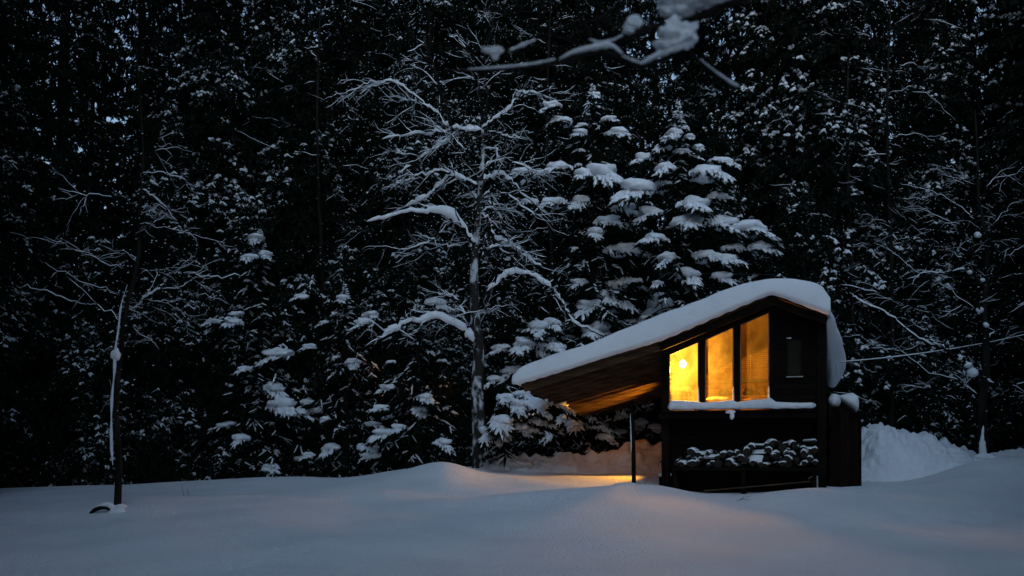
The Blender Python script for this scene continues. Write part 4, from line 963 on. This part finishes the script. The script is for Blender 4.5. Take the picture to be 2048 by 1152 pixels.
central = [
 ([(948,692),(925,664),(880,642),(845,648),(815,655),(795,668),(765,683)],.050,1.9),
 ([(942,655),(928,625),(912,598),(895,590),(872,590)],.022,1.2),
 ([(940,650),(918,630),(880,628)],.014,1.0),
 ([(958,655),(968,610),(985,575),(1020,548),(1060,548),(1095,570),(1125,602),(1150,640),(1205,668)],.038,1.4),
 ([(958,665),(972,630),(978,618)],.02,1.0),
 ([(948,520),(940,478),(905,442),(865,434),(805,440),(742,458)],.042,1.9),
 ([(905,442),(880,470),(850,495),(800,510)],.018,1.0),
 ([(950,470),(925,485),(898,482),(870,478)],.016,1.1),
 ([(962,430),(975,440),(990,470),(1012,482),(1045,500),(1085,520)],.032,1.6),
 ([(955,535),(975,500),(1005,490),(1032,492),(1045,502)],.030,1.5),
 ([(962,425),(985,415),(1000,428),(1003,455)],.016,1.2),
 ([(963,520),(968,470),(980,520),(998,548)],.018,1.2),
 ([(955,372),(930,360),(900,346),(872,370),(845,388),(806,402)],.034,1.6),
 ([(900,346),(870,340),(830,345),(800,355),(772,355)],.022,1.3),
 ([(965,420),(955,395),(945,380),(938,370)],.030,1.6),
 ([(968,362),(990,345),(1015,348),(1050,378),(1095,410)],.026,1.4),
 ([(966,395),(990,382),(1030,392),(1070,425)],.020,1.2),
 ([(962,262),(920,266),(880,285),(840,308),(800,335),(780,342)],.030,1.5),
 ([(962,262),(900,260),(840,264),(762,273)],.022,1.2),
 ([(965,258),(990,242),(1020,225),(1035,202),(1050,200),(1078,206)],.026,1.4),
 ([(930,262),(895,250),(868,222),(840,200),(800,170),(770,165),(720,190)],.024,1.3),
 ([(905,258),(895,225),(880,180),(860,120),(835,90),(790,30),(770,-20)],.030,.6),
 ([(850,215),(815,190),(790,185)],.016,1.1),
 ([(770,165),(730,172),(690,195)],.012,.9),
 ([(970,300),(990,310),(997,335)],.020,1.4),
 ([(975,262),(1010,264),(1040,262)],.014,1.0),
 ([(966,250),(962,200),(950,160),(930,110),(900,100)],.022,.7),
 ([(966,250),(975,200),(970,120),(985,50),(990,-20)],.022,.5),
 ([(940,240),(925,250),(915,255),(925,285)],.016,1.2),
 ([(950,330),(925,300),(905,280),(870,262)],.018,1.0),
 ([(972,330),(1010,320),(1050,330),(1090,350)],.018,1.0),
]
bare_tree('bare_tree', [(959,933),(958,860),(955,780),(957,700),(951,640),(948,560),(950,500),(957,430),(962,360),(966,300),(965,250)], central, 24.0,
   'large bare tree with crooked snow-lined limbs and dark mottled trunk near the centre', 61, .185, 9, M_mottled, 1.0, 2, .8, 1800)
left = [
 ([(245,700),(240,600),(235,560)],.012,.8),
 ([(268,560),(262,520),(240,505),(170,505)],.014,.7),
 ([(282,600),(310,590),(330,570),(360,552),(420,560),(490,558)],.020,1.0),
 ([(330,570),(345,548),(360,520),(400,478)],.012,.6),
 ([(283,600),(330,600),(380,580),(430,595)],.010,.6),
 ([(275,450),(340,452),(400,470),(450,480)],.009,.5),
 ([(282,420),(330,425),(400,450)],.009,.5),
 ([(280,350),(330,348),(365,356)],.010,.8),
 ([(225,395),(170,390),(110,385)],.010,1.0),
 ([(280,550),(320,548),(380,560)],.010,.8),
 ([(245,540),(200,520),(165,508)],.009,.6),
 ([(240,640),(190,610),(140,600),(70,575),(0,560)],.012,.8),
 ([(238,590),(180,570),(120,540)],.008,.6),
 ([(250,640),(270,660),(290,620),(285,600)],.010,.6),
 ([(235,810),(220,795),(200,790)],.008,.5),
 ([(270,480),(300,460),(340,430)],.012,.8),
 ([(285,380),(310,400),(320,420)],.014,1.2),
 ([(280,310),(300,300),(330,290)],.01,.8),
]
lt, lb = bare_tree('thin_bare_tree', [(235,1020),(236,985),(238,930),(234,860),(233,790),(240,710),(248,650),(256,600),(268,560),(278,500),(278,430),(284,360),(286,300),(280,200),(270,60)], left, 17.2,
   'thin leaning bare tree alone in the snow at the left', 62, .066, 4, M_bark, .66, 2, .8, 300)
mb = MB()
pl = smooth_path([P(a, b, 17.2)-lb+np.array([-.045, -.045, 0]) for a, b in [(233,930),(230,880),(231,800),(236,745),(238,700),(244,660),(250,610),(262,570)]], 6)
tube(mb, pl, np.abs(.022*(1+.7*wob(pl*3, 4, 3)))*np.interp(np.arange(len(pl)), [0, 3, len(pl)-8, len(pl)-1], [.3, 1.1, .8, .2]), 8)
blob(mb, P(233,710,17.2)-lb+np.array([0, -.03, 0]), (.085, .07, .11), 3, 3, .2); blob(mb, P(238,1012,17.2)-lb+np.array([.03,-.05,-.05]), (.14, .14, .09), 3, 3, .15)
mb.build('plastered_snow', M_tsnow, lt)
right = [
 ([(1962,770),(1940,735),(1915,715),(1880,700),(1830,680),(1780,640),(1720,610),(1690,590)],.040,1.5),
 ([(1915,715),(1880,690),(1850,660),(1800,600),(1760,575),(1700,560)],.022,.9),
 ([(1968,760),(1990,770),(2040,765)],.022,1.3),
 ([(1970,745),(1990,715),(2003,680),(2000,655)],.022,1.2),
 ([(1972,680),(2000,650),(2030,620),(2060,600)],.024,1.1),
 ([(1968,650),(1950,610),(1935,560),(1925,520),(1900,480)],.026,1.2),
 ([(1940,600),(1900,620),(1850,610),(1800,590)],.016,.9),
 ([(1972,600),(1985,560),(2010,520),(2048,490)],.022,1.2),
 ([(1930,540),(1890,545),(1850,548),(1810,560)],.018,1.2),
 ([(1925,520),(1880,500),(1830,470),(1790,440)],.014,.7),
 ([(1970,560),(1950,500),(1945,440),(1950,380)],.018,.8),
 ([(1950,500),(1900,450),(1850,430),(1800,400)],.012,.7),
 ([(1950,440),(1920,400),(1880,370),(1830,350)],.012,.7),
 ([(1975,520),(2000,450),(2048,400)],.014,.8),
 ([(1955,400),(1930,370),(1910,340)],.012,.8),
 ([(1960,400),(1990,360),(2048,340)],.012,.8),
 ([(1955,790),(1920,760),(1870,745),(1820,700),(1760,690)],.018,.8),
 ([(1960,800),(1945,770),(1935,745)],.016,1.2),
 ([(1965,850),(1920,800),(1890,780),(1850,770)],.012,.7),
 ([(1968,820),(2010,800),(2048,790)],.012,.8),
 ([(1950,620),(1890,580),(1840,560),(1780,520),(1740,500)],.012,.8),
]
rt, rb = bare_tree('spreading_bare_tree', [(1966,918),(1966,860),(1965,800),(1972,740),(1972,680),(1968,620),(1972,560),(1972,480),(1958,400),(1955,320),(1950,220)], right, 23.0,
   'wide spreading bare tree with fine branches at the right edge', 63, .12, 7, M_bark, .52, 2, .8, 500)
mb = MB()
pl = smooth_path([P(a, b, 23)-rb+np.array([-.02, -.08, 0]) for a, b in [(1965,925),(1964,905),(1963,880),(1965,850)]], 5); tube(mb, pl, np.interp(np.arange(len(pl)), [0, 5, 9, len(pl)-1], [.13, .12, .075, .02])*(1+.4*wob(pl*4, 3, 3)), 12)
blob(mb, P(1968,918,22.8)-rb, (.26,.2,.10), 5, 3, .3)
for a, b, s in ((1945,745,.13),(1936,730,.10),(1960,620,.10),(1972,650,.08),(1955,470,.10),(1940,545,.07),(1965,560,.06),(1920,715,.08)): blob(mb, P(a, b, 22.9)-rb, (s*.9, s*.7, s*.75), int(a), 2, .3)
mb.build('plastered_snow', M_tsnow, rt)
# background bare twiggy trees (larch-like) against the sky
for n_, (bx, dd_, sd_, lab) in enumerate([(1780, 26.5, 71, 'slim bare tree with level twigs right of the cabin roof peak'), (1100, 29.0, 72, 'slim bare tree with fine twigs high behind the firs'), (640, 27.5, 73, 'slim bare tree with fine twigs in the left forest edge'), (1700, 27.0, 74, 'slim bare sapling just behind the cabin right side')]):
    r_ = random.Random(sd_); brs = []
    for k in range(26):
        y_ = 850-k*36; s_ = (-1)**k; l_ = r_.uniform(60, 190); brs.append(([(bx, y_), (bx+s_*l_*.5, y_-r_.uniform(-5, 30)), (bx+s_*l_, y_-r_.uniform(-30, 40))], .013, .7))
    bare_tree('slim_bare_tree', [(bx, 935), (bx+5, 600), (bx-6, 250), (bx+4, -60)], brs, dd_, lab, sd_, .09, 3, M_bark, .38, 2, .8, 200)

# ------------------------------------------------------------------ near branch with snow pads, out of focus
dn = 4.2
def N3(a, b, dy=0): return P(a, b, dn+dy)
fb0 = N3(1500, -40); fb = empty('near_branch', tuple(fb0), 'blurred snow-laden branch hanging in from the top edge close to the camera', 'branch')
mb = MB(); sn = MB()
for pl, r1, r2 in [([(1620,-70),(1500,-10),(1440,15),(1390,38),(1350,48),(1310,52),(1275,68),(1245,80),(1215,86),(1185,80)], .022, .007),
    ([(1185,80),(1175,60),(1160,30),(1150,-5)], .010, .006),
    ([(1250,80),(1185,85),(1180,100)], .006, .004),
    ([(1380,95),(1340,112),(1290,132),(1240,118),(1200,104),(1150,118),(1100,130),(1040,136),(960,142),(890,140)], .012, .006),
    ([(1370,90),(1385,110),(1420,140),(1450,162),(1475,175)], .012, .004),
    ([(1390,38),(1385,60),(1380,95)], .011, .009),
    ([(1190,95),(1185,98),(1100,70),(1060,85),(1010,104),(975,110)], .004, .006),
    ([(1130,50),(1100,72)], .006, .004), ([(1240,10),(1190,40),(1130,52),(1100,72)], .007, .006),
    ([(1440,15),(1420,-20)], .008, .006)]:
    p = smooth_path([N3(a, b)-fb0 for a, b in pl], 5); tube(mb, p, np.linspace(r1, r2, len(p)), 8)
mb.build('limb', M_bark, fb)
for pl, rr in [([(1120,117),(1150,103),(1200,92),(1225,92),(1245,108)], [.006,.016,.022,.018,.005]), ([(1285,126),(1310,112),(1345,98),(1385,88)], [.012,.02,.028,.02]),
    ([(1245,112),(1265,120),(1285,127)], [.006,.009,.008]), ([(1178,78),(1200,84),(1225,80),(1245,70)], [.004,.009,.009,.006]), ([(1020,100),(1045,90),(1070,80)], [.008,.012,.006]),
    ([(940,138),(1000,134),(1060,128),(1110,118)], [.004,.008,.009,.006]), ([(1400,118),(1430,142),(1465,166),(1478,172)], [.003,.006,.011,.006])]:
    p = smooth_path([N3(a, b, -.01)-fb0 for a, b in pl], 5); q = .62*np.interp(np.arange(len(p)), np.linspace(0, len(p)-1, len(rr)), rr)*(1+.35*wob(p*40, 3, 1.5)); tube(sn, p, q, 8)
for a, b, w, h, s, rot in [(1352,72,40,34,1,0),(1330,88,22,14,9,0),(1376,60,20,26,10,0),(1360,10,44,20,2,0),(1335,22,22,12,12,0),(1420,0,50,12,3,0),(1268,44,17,15,4,0),(1258,60,12,10,5,0),(988,102,17,9,6,0),(976,100,14,5,7,0),(990,112,8,8,8,0)]:
    pm = MB(); blob(pm, N3(a, b, .0)-fb0, (w/F*dn*.92, w/F*dn*.55, h/F*dn*.9), s, 4, .42, 2.6); pm.build('snow_pad', M_tsnow, fb)
sn.build('snow', M_tsnow, fb)

# ------------------------------------------------------------------ small things in the snow
q = P(206, 1040, 16.7)
ar = empty('arched_root', (q[0], q[1], G(q[0], q[1])-.035), 'dark arched root half buried beside the thin leaning tree', 'root')
mb = MB(); pts = smooth_path([(-.26,0,-.06),(-.17,0,.06),(-.04,0,.115),(.1,0,.10),(.2,.02,-.05)], 6); tube(mb, pts, np.interp(np.arange(len(pts)), [0, 8, len(pts)-1], [.02, .035, .03]), 8); mb.build('wood', M_bark, ar)
mb = MB(); tube(mb, pts+np.array([.02, .02, .045]), np.interp(np.arange(len(pts)), [0, 8, 14, len(pts)-1], [.004, .022, .05, .06]), 8); blob(mb, (.22, .05, .04), (.14, .12, .09), 3, 3, .12); mb.build('snow', M_snow, ar)
def stalk(px, py, pts, d, label):
    q = P(px, py, d); q[2] = G(q[0], d); s = empty('dry_stalk', tuple(q), label, 'stalk'); mb = MB()
    for pl in pts: tube(mb, smooth_path(pl, 4), np.linspace(.004, .0018, len(smooth_path(pl, 4))), 4)
    mb.build('stem', M_twig, s)
stalk(368, 985, [[(0,0,0),(-.03,0,.1),(-.04,0,.22)]], 19.5, 'taller of the two dry stalks standing in the snow right of the thin tree')
stalk(378, 985, [[(0,0,0),(-.02,0,.08),(-.05,0,.17)]], 19.6, 'shorter dry stalk standing in the snow right of the thin tree')
stalk(1478, 997, [[(-.05,0,.0),(.06,0,.05),(.22,0,.10)],[(.02,0,.03),(.14,0,.035),(.2,0,.03)],[(.05,0,.05),(.1,0,.1)]], 17.6, 'dry twig lying on the snow in front of the cabin')
stalk(1300, 965, [[(0,0,0),(-.1,0,.15),(-.13,0,.4)],[(-.1,0,.15),(-.02,0,.3),(.05,0,.36)]], 20.0, 'thin bare twig between the porch post and the cabin corner')
for k_, t_ in list(PR.items())+[(i, l) for i, l in enumerate(protos)]:
    if k_ not in used_p and k_ not in used:
        for ch in list(t_.children): bpy.data.objects.remove(ch)
        bpy.data.objects.remove(t_)
print('logs', cnt, 'objects', len(bpy.data.objects))
